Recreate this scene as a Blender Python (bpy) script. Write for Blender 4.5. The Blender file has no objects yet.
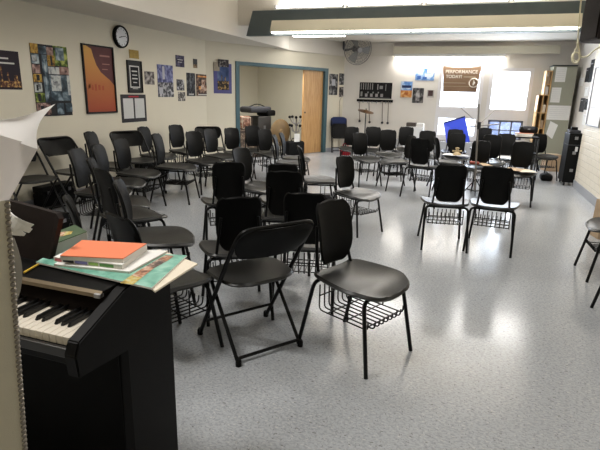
import bpy, bmesh, math, random
from mathutils import Vector as V, Matrix
random.seed(4)
sc = bpy.context.scene
COL = sc.collection
PI = math.pi
# ---------------------------------------------------------------- camera
F = 485.0; PITCH = math.radians(15.2); ROLL = math.radians(1.46); YAW = math.radians(-18.555); H = 1.45
fw = V((math.sin(YAW)*math.cos(PITCH), math.cos(YAW)*math.cos(PITCH), -math.sin(PITCH)))
r0 = V((math.cos(YAW), -math.sin(YAW), 0)); u0 = r0.cross(fw)
RT = r0*math.cos(ROLL) + u0*math.sin(ROLL); UP = u0*math.cos(ROLL) - r0*math.sin(ROLL)
CAM = V((0, 0, H))
cd = bpy.data.cameras.new('camera'); cam = bpy.data.objects.new('camera', cd); COL.objects.link(cam)
cd.sensor_fit = 'HORIZONTAL'; cd.sensor_width = 36; cd.lens = F*36/600; cd.clip_start = .02
m = Matrix((RT, UP, -fw)).transposed().to_4x4(); m.translation = CAM; cam.matrix_world = m
sc.camera = cam
def ray(px, py): return fw + RT*((px-300)/F) + UP*((225-py)/F)
def atz(px, py, z): d = ray(px, py); return CAM + d*((z-H)/d.z)
def aty(px, py, y): d = ray(px, py); return CAM + d*(y/d.y)
def atx(px, py, x): d = ray(px, py); return CAM + d*(x/d.x)
# ---------------------------------------------------------------- materials
MATS = {}
def mat(name, col, rough=.5, metal=0, noise=0, nscale=30, bump=0, bscale=200, emit=None, estr=0, coat=0, spec=None):
    if name in MATS: return MATS[name]
    m = bpy.data.materials.new(name); m.use_nodes = True; nt = m.node_tree
    b = nt.nodes['Principled BSDF']
    b.inputs['Base Color'].default_value = (*col, 1); b.inputs['Roughness'].default_value = rough
    b.inputs['Metallic'].default_value = metal
    if spec is not None: b.inputs['Specular IOR Level'].default_value = spec
    if coat: b.inputs['Coat Weight'].default_value = coat; b.inputs['Coat Roughness'].default_value = .15
    tc = nt.nodes.new('ShaderNodeTexCoord')
    if noise:
        n = nt.nodes.new('ShaderNodeTexNoise'); n.inputs['Scale'].default_value = nscale; n.inputs['Detail'].default_value = 4
        nt.links.new(tc.outputs['Object'], n.inputs['Vector'])
        r = nt.nodes.new('ShaderNodeMix'); r.data_type = 'RGBA'
        r.inputs[6].default_value = tuple(max(0, c*(1-noise)) for c in col)+(1,)
        r.inputs[7].default_value = tuple(min(1, c*(1+noise)) for c in col)+(1,)
        nt.links.new(n.outputs['Fac'], r.inputs[0]); nt.links.new(r.outputs[2], b.inputs['Base Color'])
    if bump:
        n2 = nt.nodes.new('ShaderNodeTexNoise'); n2.inputs['Scale'].default_value = bscale
        nt.links.new(tc.outputs['Object'], n2.inputs['Vector'])
        bp = nt.nodes.new('ShaderNodeBump'); bp.inputs['Strength'].default_value = bump; bp.inputs['Distance'].default_value = .002
        nt.links.new(n2.outputs['Fac'], bp.inputs['Height']); nt.links.new(bp.outputs['Normal'], b.inputs['Normal'])
    if emit:
        b.inputs['Emission Color'].default_value = (*emit, 1); b.inputs['Emission Strength'].default_value = estr
    MATS[name] = m; return m
def photo(name, cols, scale=14, sx=1.0):
    """blotchy printed picture: noise through a stepped ramp"""
    if name in MATS: return MATS[name]
    m = bpy.data.materials.new(name); m.use_nodes = True; nt = m.node_tree; b = nt.nodes['Principled BSDF']
    tc = nt.nodes.new('ShaderNodeTexCoord'); n = nt.nodes.new('ShaderNodeTexNoise'); n.inputs['Scale'].default_value = scale; n.inputs['Detail'].default_value = 5; n.inputs['Distortion'].default_value = .6
    cr = nt.nodes.new('ShaderNodeValToRGB'); e = cr.color_ramp.elements; k = len(cols)
    e[0].position = .34; e[0].color = (*cols[0], 1); e[1].position = .66; e[1].color = (*cols[-1], 1)
    for i, c in enumerate(cols[1:-1]): x = e.new(.34+.32*(i+1)/(k-1)); x.color = (*c, 1)
    nt.links.new(tc.outputs['Object'], n.inputs['Vector']); nt.links.new(n.outputs['Fac'], cr.inputs[0]); nt.links.new(cr.outputs[0], b.inputs['Base Color'])
    b.inputs['Roughness'].default_value = .5; MATS[name] = m; return m
def c255(r, g, b):
    f = lambda v: ((v/255+.055)/1.055)**2.4 if v > 10 else v/255/12.92
    return (f(r), f(g), f(b))

wall_m = mat('painted wall', (.625, .58, .465), .7, noise=.03, nscale=3, bump=.15, bscale=120)
backwall_m = mat('painted back wall', (.70, .66, .60), .7, noise=.03, nscale=3, bump=.15, bscale=120)
ceil_m = mat('ceiling paint', (.66, .62, .55), .8, noise=.03, nscale=4)
trimgrey_m = mat('vinyl cove base', (.30, .31, .34), .45)
teal_m = mat('teal grey door paint', (.045, .105, .125), .45)
beam_m = mat('dark slate paint', (.075, .096, .10), .5, noise=.15, nscale=6)
cream_metal = mat('cream enamel', (.62, .58, .46), .4)
white_m = mat('white plastic', (.75, .75, .74), .4)
paper_m = mat('white paper', (.80, .79, .76), .6, noise=.04, nscale=20)
paper2_m = mat('cream paper', (.78, .70, .56), .6)
black_m = mat('black plastic', (.006, .006, .006), .5, spec=.25)
vinyl_m = mat('black chair vinyl', (.003, .003, .0028), .45, noise=.2, nscale=12, bump=.25, bscale=260, spec=.15)
seatv_m = mat('worn black seat vinyl', (.0125, .0124, .011), .36, noise=.25, nscale=9, bump=.25, bscale=260, spec=.4)
frame_m = mat('black chair enamel', (.003, .003, .003), .38, spec=.22)
metal_m = mat('grey metal', (.35, .35, .36), .35, metal=1)
dmetal_m = mat('dark metal', (.06, .06, .06), .4, metal=.8)
piano_m = mat('dark rosewood laminate', (.003, .0027, .0026), .5, noise=.3, nscale=5, spec=.13)
pianob_m = mat('brown black lid', (.011, .0065, .0058), .5, spec=.2)
gold_m = mat('bronze strip', (.20, .155, .10), .35, metal=.7)
key_m = mat('ivory keys', (.72, .66, .56), .25)
bkey_m = mat('ebony keys', (.008, .008, .008), .3)
brown_m = mat('cardboard brown', (.36, .25, .15), .75, noise=.1)
kraft_m = mat('kraft paper', (.45, .33, .21), .7, noise=.15, nscale=10)
red_m = mat('red fabric', (.33, .02, .03), .6)
navy_m = mat('navy', (.02, .03, .09), .5)
blue_m = mat('bright blue board', (.012, .05, .62), .4, noise=.15, nscale=3)
skyblue_m = photo('poster sky blue', [(.07, .17, .42), (.22, .38, .66), (.62, .70, .80)], 8)
orange_m = photo('poster orange', [(.35, .10, .03), (.60, .26, .08), (.72, .50, .24)], 9)
grey_m = mat('mid grey', (.25, .25, .25), .6)
lgrey_m = mat('light grey', (.45, .45, .46), .6)
dgrey_m = mat('dark grey', (.05, .05, .055), .55, noise=.3, nscale=30)
tube_m = mat('fluorescent tube', (.9, .9, .9), .5, emit=(1, .97, .92), estr=6)
tube2_m = mat('fluorescent lens', (.9, .9, .9), .5, emit=(1, .97, .92), estr=7)

def floor_mat():
    m = bpy.data.materials.new('vinyl composition tile'); m.use_nodes = True; nt = m.node_tree; N = nt.nodes; L = nt.links
    b = N['Principled BSDF']; tc = N.new('ShaderNodeTexCoord')
    def mixc(fac, a, c):
        x = N.new('ShaderNodeMix'); x.data_type = 'RGBA'
        if isinstance(a, tuple): x.inputs[6].default_value = (*a, 1)
        else: L.new(a, x.inputs[6])
        if isinstance(c, tuple): x.inputs[7].default_value = (*c, 1)
        else: L.new(c, x.inputs[7])
        L.new(fac, x.inputs[0]); return x.outputs[2]
    def ramp(src, p0, p1):
        r = N.new('ShaderNodeMapRange'); r.inputs[1].default_value = p0; r.inputs[2].default_value = p1; r.clamp = True
        L.new(src, r.inputs[0]); return r.outputs[0]
    def noise(scale, detail=2, sx=1, sy=1, rot=0):
        mp = N.new('ShaderNodeMapping'); mp.inputs['Scale'].default_value = (sx, sy, 1); mp.inputs['Rotation'].default_value = (0, 0, rot)
        L.new(tc.outputs['Object'], mp.inputs['Vector'])
        n = N.new('ShaderNodeTexNoise'); n.inputs['Scale'].default_value = scale; n.inputs['Detail'].default_value = detail
        L.new(mp.outputs[0], n.inputs['Vector']); return n.outputs['Fac']
    col = mixc(noise(3, 3), (.41, .43, .455), (.46, .48, .505))
    col = mixc(ramp(noise(60, 3, 1, 1.6, .9), .45, .6), col, (.35, .365, .38))
    col = mixc(ramp(noise(45, 2, 1, 2.4, .5), .62, .68), col, (.56, .56, .55))
    col = mixc(ramp(noise(52, 2, 2.6, 1, .2), .63, .70), col, (.24, .24, .24))
    col = mixc(ramp(noise(38, 2, 1, 2.6, 1.2), .66, .70), col, (.18, .175, .17))
    br = N.new('ShaderNodeTexBrick'); br.offset = 0; br.inputs['Scale'].default_value = 1
    br.inputs['Mortar Size'].default_value = .0015; br.inputs['Brick Width'].default_value = .305; br.inputs['Row Height'].default_value = .305
    br.inputs['Mortar Smooth'].default_value = 1
    br.inputs['Color1'].default_value = (1, 1, 1, 1); br.inputs['Color2'].default_value = (.97, .97, .97, 1); br.inputs['Mortar'].default_value = (.93, .93, .93, 1)
    L.new(tc.outputs['Object'], br.inputs['Vector'])
    mul = N.new('ShaderNodeMix'); mul.data_type = 'RGBA'; mul.blend_type = 'MULTIPLY'; mul.inputs[0].default_value = 1
    L.new(col, mul.inputs[6]); L.new(br.outputs['Color'], mul.inputs[7]); L.new(mul.outputs[2], b.inputs['Base Color'])
    rr = N.new('ShaderNodeMapRange'); rr.inputs[3].default_value = .10; rr.inputs[4].default_value = .24
    L.new(noise(2.2, 4), rr.inputs[0]); L.new(rr.outputs[0], b.inputs['Roughness'])
    bp = N.new('ShaderNodeBump'); bp.inputs['Strength'].default_value = .10; bp.inputs['Distance'].default_value = .012
    L.new(noise(9, 3), bp.inputs['Height']); L.new(bp.outputs['Normal'], b.inputs['Normal'])
    b.inputs['Specular IOR Level'].default_value = .26
    return m
def block_mat():
    m = bpy.data.materials.new('painted concrete block'); m.use_nodes = True; nt = m.node_tree; N = nt.nodes; L = nt.links
    b = N['Principled BSDF']; tc = N.new('ShaderNodeTexCoord'); sp = N.new('ShaderNodeSeparateXYZ'); cb = N.new('ShaderNodeCombineXYZ')
    L.new(tc.outputs['Object'], sp.inputs[0]); L.new(sp.outputs['Y'], cb.inputs['X']); L.new(sp.outputs['Z'], cb.inputs['Y'])
    br = N.new('ShaderNodeTexBrick'); br.inputs['Scale'].default_value = 1; br.inputs['Mortar Size'].default_value = .006
    br.inputs['Mortar Smooth'].default_value = .6
    br.inputs['Brick Width'].default_value = .30; br.inputs['Row Height'].default_value = .10
    br.inputs['Color1'].default_value = (.66, .61, .51, 1); br.inputs['Color2'].default_value = (.70, .65, .55, 1); br.inputs['Mortar'].default_value = (.52, .48, .40, 1)
    L.new(cb.outputs[0], br.inputs['Vector']); L.new(br.outputs['Color'], b.inputs['Base Color'])
    b.inputs['Roughness'].default_value = .5
    bp = N.new('ShaderNodeBump'); bp.inputs['Strength'].default_value = .5; bp.inputs['Distance'].default_value = .006; bp.invert = True
    L.new(br.outputs['Fac'], bp.inputs['Height']); L.new(bp.outputs['Normal'], b.inputs['Normal'])
    return m
def wood_mat(name, c1, c2, rough=.45):
    m = bpy.data.materials.new(name); m.use_nodes = True; nt = m.node_tree; N = nt.nodes; L = nt.links
    b = N['Principled BSDF']; tc = N.new('ShaderNodeTexCoord'); mp = N.new('ShaderNodeMapping'); mp.inputs['Scale'].default_value = (14, 14, 1.2)
    L.new(tc.outputs['Object'], mp.inputs[0]); n = N.new('ShaderNodeTexNoise'); n.inputs['Scale'].default_value = 2.2; n.inputs['Detail'].default_value = 5
    n.inputs['Distortion'].default_value = .8
    L.new(mp.outputs[0], n.inputs['Vector']); x = N.new('ShaderNodeMix'); x.data_type = 'RGBA'
    r = N.new('ShaderNodeMapRange'); r.inputs[1].default_value = .35; r.inputs[2].default_value = .65; L.new(n.outputs['Fac'], r.inputs[0])
    x.inputs[6].default_value = (*c1, 1); x.inputs[7].default_value = (*c2, 1); L.new(r.outputs[0], x.inputs[0])
    L.new(x.outputs[2], b.inputs['Base Color']); b.inputs['Roughness'].default_value = rough
    return m
oak_m = wood_mat('oak veneer', (.46, .24, .085), (.60, .36, .15))
shelf_m = wood_mat('golden shelf wood', (.52, .29, .11), (.66, .42, .18))
blk_wall = block_mat(); floor_m = floor_mat()
def thin_paper():
    m = bpy.data.materials.new('thin white paper'); m.use_nodes = True; nt = m.node_tree; nt.nodes.clear()
    o = nt.nodes.new('ShaderNodeOutputMaterial'); d = nt.nodes.new('ShaderNodeBsdfDiffuse'); t = nt.nodes.new('ShaderNodeBsdfTranslucent'); x = nt.nodes.new('ShaderNodeMixShader')
    d.inputs[0].default_value = (.86, .85, .83, 1); t.inputs[0].default_value = (.88, .84, .82, 1); x.inputs[0].default_value = .42
    nt.links.new(d.outputs[0], x.inputs[1]); nt.links.new(t.outputs[0], x.inputs[2]); nt.links.new(x.outputs[0], o.inputs[0]); return m
thinp_m = thin_paper()
# ---------------------------------------------------------------- mesh helpers
def link(name, bm, mats, parent=None, smooth=False, loc=None):
    bmesh.ops.recalc_face_normals(bm, faces=bm.faces[:])
    me = bpy.data.meshes.new(name); bm.to_mesh(me); bm.free()
    for mm in (mats if isinstance(mats, (list, tuple)) else [mats]): me.materials.append(mm)
    if smooth:
        for p in me.polygons: p.use_smooth = True
        try: me.set_sharp_from_angle(angle=math.radians(40))
        except Exception: pass
    o = bpy.data.objects.new(name, me); COL.objects.link(o)
    if parent: o.parent = parent
    if loc: o.location = loc
    return o
def tag(o, label, cat, group=None):
    o['label'] = label; o['category'] = cat
    if group: o['group'] = group
    return o
def thing(name, label, cat, loc=(0, 0, 0), rz=0, group=None):
    o = bpy.data.objects.new(name, None); COL.objects.link(o); o.empty_display_size = .1
    o.location = loc; o.rotation_euler = (0, 0, rz)
    return tag(o, label, cat, group)
def struct(o): o['kind'] = 'structure'; return o
def box(bm, lo, hi, mi=0, bev=0, M=None):
    vs = [bm.verts.new((x, y, z)) for x in (lo[0], hi[0]) for y in (lo[1], hi[1]) for z in (lo[2], hi[2])]
    fs = [bm.faces.new([vs[i] for i in f]) for f in ((0, 1, 3, 2), (4, 6, 7, 5), (0, 4, 5, 1), (2, 3, 7, 6), (0, 2, 6, 4), (1, 5, 7, 3))]
    for f in fs: f.material_index = mi
    if bev:
        es = list({e for f in fs for e in f.edges})
        r = bmesh.ops.bevel(bm, geom=es, offset=bev, segments=2, affect='EDGES', profile=.5)
        for f in r['faces']: f.material_index = mi
        vs = list({v for f in fs if f.is_valid for v in f.verts} | {v for f in r['faces'] for v in f.verts})
    if M is not None: bmesh.ops.transform(bm, matrix=M, verts=vs)
    return vs
def bx(lo, hi, bev=0, mi=0, M=None):
    bm = bmesh.new(); box(bm, lo, hi, mi, bev, M); return bm
def hexa(bm, b, t, mi=0):
    """bottom quad + top quad"""
    n = len(b); vb = [bm.verts.new(p) for p in b]; vt = [bm.verts.new(p) for p in t]
    fs = [bm.faces.new(vb), bm.faces.new(vt)]
    for i in range(n): fs.append(bm.faces.new((vb[i], vb[(i+1) % n], vt[(i+1) % n], vt[i])))
    for f in fs: f.material_index = mi
    return vb+vt
def fillet(pts, r, n=5):
    pts = [V(p) for p in pts]; out = [pts[0]]
    for i in range(1, len(pts)-1):
        a, b, c = pts[i-1], pts[i], pts[i+1]
        d1 = (a-b); d2 = (c-b); k = min(r, d1.length*.49, d2.length*.49)
        p, q = b+d1.normalized()*k, b+d2.normalized()*k
        for j in range(n+1):
            t = j/n; out.append(p*(1-t)**2 + b*2*t*(1-t) + q*t*t)
    out.append(pts[-1]); return out
def tube(bm, pts, r, seg=8, mi=0, closed=False):
    pts = [V(p) for p in pts]; n = len(pts); rings = []; nrm = None
    for i, p in enumerate(pts):
        if closed: t = pts[(i+1) % n]-pts[i-1]
        else: t = pts[min(i+1, n-1)]-pts[max(i-1, 0)]
        t.normalize()
        if nrm is None:
            nrm = t.orthogonal().normalized()
        else:
            nrm = (nrm - t*nrm.dot(t)).normalized()
        bn = t.cross(nrm)
        rr = r[i] if isinstance(r, (list, tuple)) else r
        rings.append([bm.verts.new(p + (nrm*math.cos(2*PI*k/seg) + bn*math.sin(2*PI*k/seg))*rr) for k in range(seg)])
    for i in range(n if closed else n-1):
        a, b = rings[i], rings[(i+1) % n]
        off = 0
        if closed and i == n-1:
            off = min(range(seg), key=lambda s: (a[0].co-b[s].co).length)
        for k in range(seg):
            f = bm.faces.new((a[k], a[(k+1) % seg], b[(k+1+off) % seg], b[(k+off) % seg])); f.material_index = mi
    if not closed:
        for rg in (rings[0][::-1], rings[-1]): f = bm.faces.new(rg); f.material_index = mi
def tb(*paths, r=.01, seg=8):
    bm = bmesh.new()
    for p in paths: tube(bm, p, r, seg)
    return bm
def lathe(bm, prof, seg=20, mi=0, M=None):
    """profile list of (r,z)"""
    rings = []; vs = []
    for r, z in prof:
        if r < 1e-6: rings.append([bm.verts.new((0, 0, z))])
        else: rings.append([bm.verts.new((r*math.cos(2*PI*k/seg), r*math.sin(2*PI*k/seg), z)) for k in range(seg)])
        vs += rings[-1]
    for a, b in zip(rings, rings[1:]):
        for k in range(seg):
            q = [a[k % len(a)], a[(k+1) % seg % len(a)], b[(k+1) % seg % len(b)], b[k % len(b)]]
            q = list(dict.fromkeys(q))
            if len(q) > 2: f = bm.faces.new(q); f.material_index = mi
    if M is not None: bmesh.ops.transform(bm, matrix=M, verts=vs)
def shell(rows, th_vec, th, mi=0, rim=1):
    """rows: list of rows of Vectors (open grid). makes a padded slab: back side offset by th along th_vec"""
    bm = bmesh.new(); nr, nc = len(rows), len(rows[0])
    cen = sum((p for r in rows for p in r), V())/(nr*nc)
    fr = [[bm.verts.new(p) for p in r] for r in rows]
    bk = [[bm.verts.new(p + th_vec*th) for p in r] for r in rows]
    for g in (fr, bk):
        for i in range(nr-1):
            for j in range(nc-1): bm.faces.new((g[i][j], g[i][j+1], g[i+1][j+1], g[i+1][j]))
    loop = [(0, j) for j in range(nc)] + [(i, nc-1) for i in range(1, nr)] + [(nr-1, j) for j in range(nc-2, -1, -1)] + [(i, 0) for i in range(nr-2, 0, -1)]
    midv = {}
    for (i, j) in loop:
        p = rows[i][j]; c = p + th_vec*th*.5; o = c-cen; o = o - th_vec*o.dot(th_vec)/max(th_vec.length_squared, 1e-9)
        midv[(i, j)] = bm.verts.new(c + o.normalized()*th*.45*rim)
    for a, b in zip(loop, loop[1:]+loop[:1]):
        bm.faces.new((fr[a[0]][a[1]], fr[b[0]][b[1]], midv[b], midv[a]))
        bm.faces.new((midv[a], midv[b], bk[b[0]][b[1]], bk[a[0]][a[1]]))
    bmesh.ops.remove_doubles(bm, verts=bm.verts[:], dist=1e-5)
    return bm
def sheet_grid(c00, c10, c11, c01, nu=8, nv=8, fn=None):
    """bilinear grid; returns rows; fn(u,v)->offset Vector"""
    c00, c10, c11, c01 = map(V, (c00, c10, c11, c01)); rows = []
    for i in range(nv+1):
        v = i/nv; r = []
        for j in range(nu+1):
            u = j/nu; p = c00*(1-u)*(1-v)+c10*u*(1-v)+c11*u*v+c01*(1-u)*v
            if fn: p = p+fn(u, v)
            r.append(p)
        rows.append(r)
    return rows
def thin(rows, th, nrm): return shell(rows, V(nrm), th, rim=.2)
def children(o): return [c for c in o.children]
def copy_tree(o, parent=None):
    c = o.copy(); COL.objects.link(c); c.parent = parent
    if parent is not None: c.matrix_parent_inverse = o.matrix_parent_inverse
    for ch in list(o.children): copy_tree(ch, c)
    return c
def text_mesh(name, s, size, M, m, parent, align='CENTER'):
    cu = bpy.data.curves.new(name, 'FONT'); cu.body = s; cu.size = size; cu.align_x = align; cu.align_y = 'CENTER'; cu.extrude = .0008; cu.offset = .0025 if 'lettering' in name else 0
    to = bpy.data.objects.new(name, cu); COL.objects.link(to)
    dg = bpy.context.evaluated_depsgraph_get(); me = bpy.data.meshes.new_from_object(to.evaluated_get(dg))
    bpy.data.objects.remove(to); me.transform(M); me.materials.clear(); me.materials.append(m)
    o = bpy.data.objects.new(name, me); COL.objects.link(o); o.parent = parent; return o
# ================================================================ room shell
XL, XR, YB, YF = -5.0, 1.82, 12.68, -2.2
XR2, YA = 2.14, 9.36
HS, HB, HC = 2.39, 2.70, 3.45
YM = 8.32
K1 = V((-4.94, 8.96, 0)); K2 = V((-3.17, 12.68, 0)); DW = (K2-K1).normalized(); NW = V((DW.y, -DW.x, 0)); LW = (K2-K1).length
XL2 = -5.0
K1 = K2 - DW*((K2.x-XL)/DW.x); LW = (K2-K1).length     # meet the left wall
SH = LW - 4.12
def cw(s, t, z): return K1 + DW*(s+SH) - NW*t + V((0, 0, z))      # s along, t into the closet
struct(link('floor', bx((-8.2, YF, -.1), (XR2+.2, YB+.2, 0)), floor_m))
struct(link('wall_left', bx((XL-.12, YF, 0), (XL, K1.y, HC)), wall_m))
struct(link('wall_front', bx((XL-.12, YF-.12, 0), (XR+.12, YF, HC)), wall_m))
struct(link('wall_right', bx((XR, YF, 0), (XR2+.12, YA, HC)), blk_wall))
struct(link('wall_alcove', bx((XR2, YA+.001, 0), (XR2+.12, YB+.12, HC)), backwall_m))
# angled wall with the closet opening
SA, SB, ZO = .68, 3.41, 2.0
bm = bmesh.new()
def wpiece(bm, s0, s1, z0, z1, t0=0, t1=.12):
    hexa(bm, [cw(s0, t0, z0), cw(s1, t0, z0), cw(s1, t1, z0), cw(s0, t1, z0)], [cw(s0, t0, z1), cw(s1, t0, z1), cw(s1, t1, z1), cw(s0, t1, z1)])
wpiece(bm, -SH-.02, SA, 0, HB+.1); wpiece(bm, SB, 4.12, 0, HB+.1); wpiece(bm, SA, SB, ZO, HB+.1)
struct(link('wall_angled', bm, wall_m))
bm = bmesh.new(); CD = 2.6
wpiece(bm, SA-.25, SB+.25, 0, 2.5, CD, CD+.1); wpiece(bm, SA-.35, SA-.25, 0, 2.5, .12, CD+.1); wpiece(bm, SB+.05, SB+.15, 0, 2.5, .12, CD+.1)
wpiece(bm, SA-.35, SB+.25, 2.4, 2.5, .12, CD+.1)
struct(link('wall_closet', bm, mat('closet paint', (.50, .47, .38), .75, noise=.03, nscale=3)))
bm = bmesh.new()
for s0, s1, z0, z1 in ((SA-.085, SA+.015, 0, ZO+.055), (SB-.03, SB+.085, 0, ZO+.055), (SA+.015, SB-.03, ZO-.015, ZO+.055)): wpiece(bm, s0, s1, z0, z1, -.02, .14)
struct(link('trim_1', bm, teal_m))
# sliding oak door, right end of the opening
bm = bmesh.new(); wpiece(bm, 2.70, 3.39, .01, 1.985, .05, .095); d1 = struct(link('door_1', bm, oak_m))
bm = bmesh.new(); lathe(bm, [(0, 0), (.022, 0), (.022, .006), (.012, .008), (0, .008)], 14, M=Matrix.Translation(cw(2.76, .05, 1.0)) @ NW.to_track_quat('Z', 'Y').to_matrix().to_4x4())
o = link('finger_pull', bm, dmetal_m, d1); o['label'] = 'dark round finger pull'
# back wall with two window columns
WINS = [(-.78, .19), (.37, 1.25)]; ZS, ZM0, ZM1, ZT = .45, .95, 1.20, 2.10
bm = bmesh.new(); Y0, Y1 = YB, YB+.14
def bp_(x0, x1, z0, z1): box(bm, (x0, Y0, z0), (x1, Y1, z1))
xs = [-3.3, WINS[0][0], WINS[0][1], WINS[1][0], WINS[1][1], XR2+.1]
for i in (0, 2, 4): bp_(xs[i], xs[i+1], 0, HC)
for a, b in WINS: bp_(a, b, 0, ZS); bp_(a, b, ZT, HC)
struct(link('wall_back', bm, backwall_m))
glass = bpy.data.materials.new('window glass'); glass.use_nodes = True; nt = glass.node_tree; nt.nodes.clear()
go = nt.nodes.new('ShaderNodeOutputMaterial'); gt = nt.nodes.new('ShaderNodeBsdfTransparent'); gg = nt.nodes.new('ShaderNodeBsdfGlossy'); gm = nt.nodes.new('ShaderNodeMixShader')
gg.inputs['Roughness'].default_value = .02; gm.inputs[0].default_value = .06; gt.inputs[0].default_value = (.95, .97, 1, 1)
nt.links.new(gt.outputs[0], gm.inputs[1]); nt.links.new(gg.outputs[0], gm.inputs[2]); nt.links.new(gm.outputs[0], go.inputs[0])
winf_m = mat('white window frame', (.74, .72, .72), .4); dsash_m = mat('grey blue sash', (.16, .17, .22), .45)
for k, (a, b) in enumerate(WINS):
    bm = bmesh.new(); f = .055; y0, y1 = YB-.03, YB+.09
    box(bm, (a-.03, y0, ZS-.03), (a+f, y1, ZT+.03)); box(bm, (b-f, y0, ZS-.03), (b+.03, y1, ZT+.03))
    box(bm, (a+f, y0, ZT-f), (b-f, y1, ZT+.03)); box(bm, (a+f, y0, ZS-.03), (b-f, y1, ZS+f)); box(bm, (a+f, y0, ZM0), (b-f, y1, ZM1))
    w = struct(link('window_%d' % (k+1), bm, winf_m))
    link('pane', bx((a+f, YB+.02, ZM1), (b-f, YB+.026, ZT-f)), glass, w); link('pane', bx((a+f, YB+.02, ZS+f), (b-f, YB+.026, ZM0)), glass, w)
    bm = bmesh.new()
    if k == 1:
        zz0, zz1 = ZS+f, ZM0
        for x0, x1, z0, z1 in ((a+f, b-f, zz1-.045, zz1), (a+f, b-f, zz0, zz0+.04), (a+f, a+f+.045, zz0, zz1), (b-f-.045, b-f, zz0, zz1), (a+.31, a+.345, zz0, zz1), (a+.56, a+.595, zz0, zz1), (a+f, b-f, zz0+.2, zz0+.225)):
            box(bm, (x0, YB-.005, z0), (x1, YB+.05, z1))
        o = link('sash', bm, dsash_m, w); o['label'] = 'dark grey gridded lower sash'
    else:
        box(bm, (a+f, YB, ZM1), (b-f, YB+.04, ZM1+.03)); box(bm, (a+f, YB, ZS+f), (b-f, YB+.04, ZS+f+.04)); link('sash', bm, winf_m, w)
    for sx in (a+.3, b-.35):
        bm = bmesh.new(); tube(bm, fillet([(sx, YB-.03, ZM1+.01), (sx, YB-.07, ZM1+.03), (sx+.02, YB-.08, ZM1+.11)], .02), .007, 6); link('sash_handle', bm, metal_m, w)
# ceilings
struct(link('ceiling', bx((XL-.1, YF, HC), (XR+.1, YM+.1, HC+.1)), ceil_m))
bm = bmesh.new(); hexa(bm, [(-5.9, YM+.12, HB), (XR2+.1, YM+.12, HB), (XR2+.1, YB+.1, HB), (-5.9, YB+.1, HB)], [(-5.9, YM+.12, HB+.1), (XR2+.1, YM+.12, HB+.1), (XR2+.1, YB+.1, HB+.1), (-5.9, YB+.1, HB+.1)])
struct(link('ceiling', bm, ceil_m))
XS = -4.04; PK = V((-4.0, 10.95, 0))
struct(link('bulkhead', bx((XL-.1, YM, HB-.12), (XR+.1, YM+.12, HC)), ceil_m))
bm = bmesh.new(); poly = [(XL-.05, YF), (XS, YF), (XS, YM-.5), (-4.0, PK.y), (K2.x+.02, K2.y+.02), (K1.x-.05, K1.y)]
hexa(bm, [(x, y, HS) for x, y in poly], [(x, y, HB-.01) for x, y in poly])
box(bm, (XL-.05, YF, HB-.01), (XS, YM, HC+.02)); struct(link('soffit', bm, ceil_m))
# raised band between the soffit and the valance
bm = bmesh.new(); q_ = [cw(1.9, -.004, 0), cw(4.12, -.004, 0)]
hexa(bm, [cw(1.7, -.001, HS-.015), cw(4.115, -.001, HS-.015), cw(4.06, -.05, HS-.015), cw(1.7, -.05, HS-.015)], [cw(1.7, -.001, HB-.002), cw(4.115, -.001, HB-.002), cw(4.06, -.05, HB-.002), cw(1.7, -.05, HB-.002)])
box(bm, (K2.x+.03, YB-.05, HS-.015), (-1.95, YB-.001, HB-.002)); struct(link('trim_2', bm, ceil_m))
# baseboards
def wallstrip(name, p0, p1, n, h, th, m):
    p0, p1, n = V(p0), V(p1), V(n); b = [p0, p1, p1+n*th, p0+n*th]; bm = bmesh.new(); hexa(bm, b, [p+V((0, 0, h)) for p in b]); return struct(link(name, bm, m))
wallstrip('baseboard_right', (XR, YF, 0), (XR, YA, 0), (-1, 0, 0), .13, .012, trimgrey_m)
wallstrip('baseboard_left', (XL, YF, 0), (XL, K1.y, 0), (1, 0, 0), .10, .012, trimgrey_m)
wallstrip('baseboard_back', (K2.x+.05, YB, 0), (XR2-.001, YB, 0), (0, -1, 0), .10, .012, trimgrey_m)
wallstrip('baseboard_angled', cw(SB+.09, 0, 0), cw(4.1, 0, 0), NW, .10, .012, trimgrey_m)
# exterior seen through the lower panes
struct(link('exterior_ground', bx((-8, YB+.2, -.6), (10, 40, -.5)), mat('pale ground', (.6, .62, .66), .9, noise=.1, nscale=2)))
ext = bmesh.new(); box(ext, (.42, 16, -.5), (1.95, 16.5, .98)); struct(link('exterior_wall', ext, photo('blue grey fence', [(.10, .13, .22), (.16, .19, .30), (.30, .33, .42)], 2.2)))
# ================================================================ lights of the room
bm = bmesh.new(); hexa(bm, [(-3.83, YM-.11, HS), (XR-.002, YM-.11, HS), (XR-.002, YM-.002, HS), (-3.83, YM-.002, HS)], [(-3.71, YM-.11, 2.79), (XR-.002, YM-.11, 2.79), (XR-.002, YM-.002, 2.79), (-3.71, YM-.002, 2.79)])
t = thing('valance_beam', 'long dark slate beam spanning the room below the bulkhead', 'beam')
o = link('beam_board', bm, beam_m, t)
# fixture carried on the beam's near face
t = thing('strip_light', 'long cream fluorescent strip fixture on the face of the dark beam', 'light fixture')
fy = YM-.11
bm = bmesh.new(); b0 = [(-3.33, fy-.001), (1.33, fy-.001)]
hexa(bm, [(-3.33, fy-.14, 2.435), (1.33, fy-.14, 2.435), (1.33, fy-.001, 2.435), (-3.33, fy-.001, 2.435)], [(-3.33, fy-.06, 2.62), (1.33, fy-.06, 2.62), (1.33, fy-.001, 2.62), (-3.33, fy-.001, 2.62)])
link('fixture_housing', bm, cream_metal, t)
for x0, x1 in ((-3.31, -1.02), (-1.00, 1.31)): link('light_lens', bx((x0, fy-.132, 2.413), (x1, fy-.02, 2.434), .006), tube2_m, t)
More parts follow.
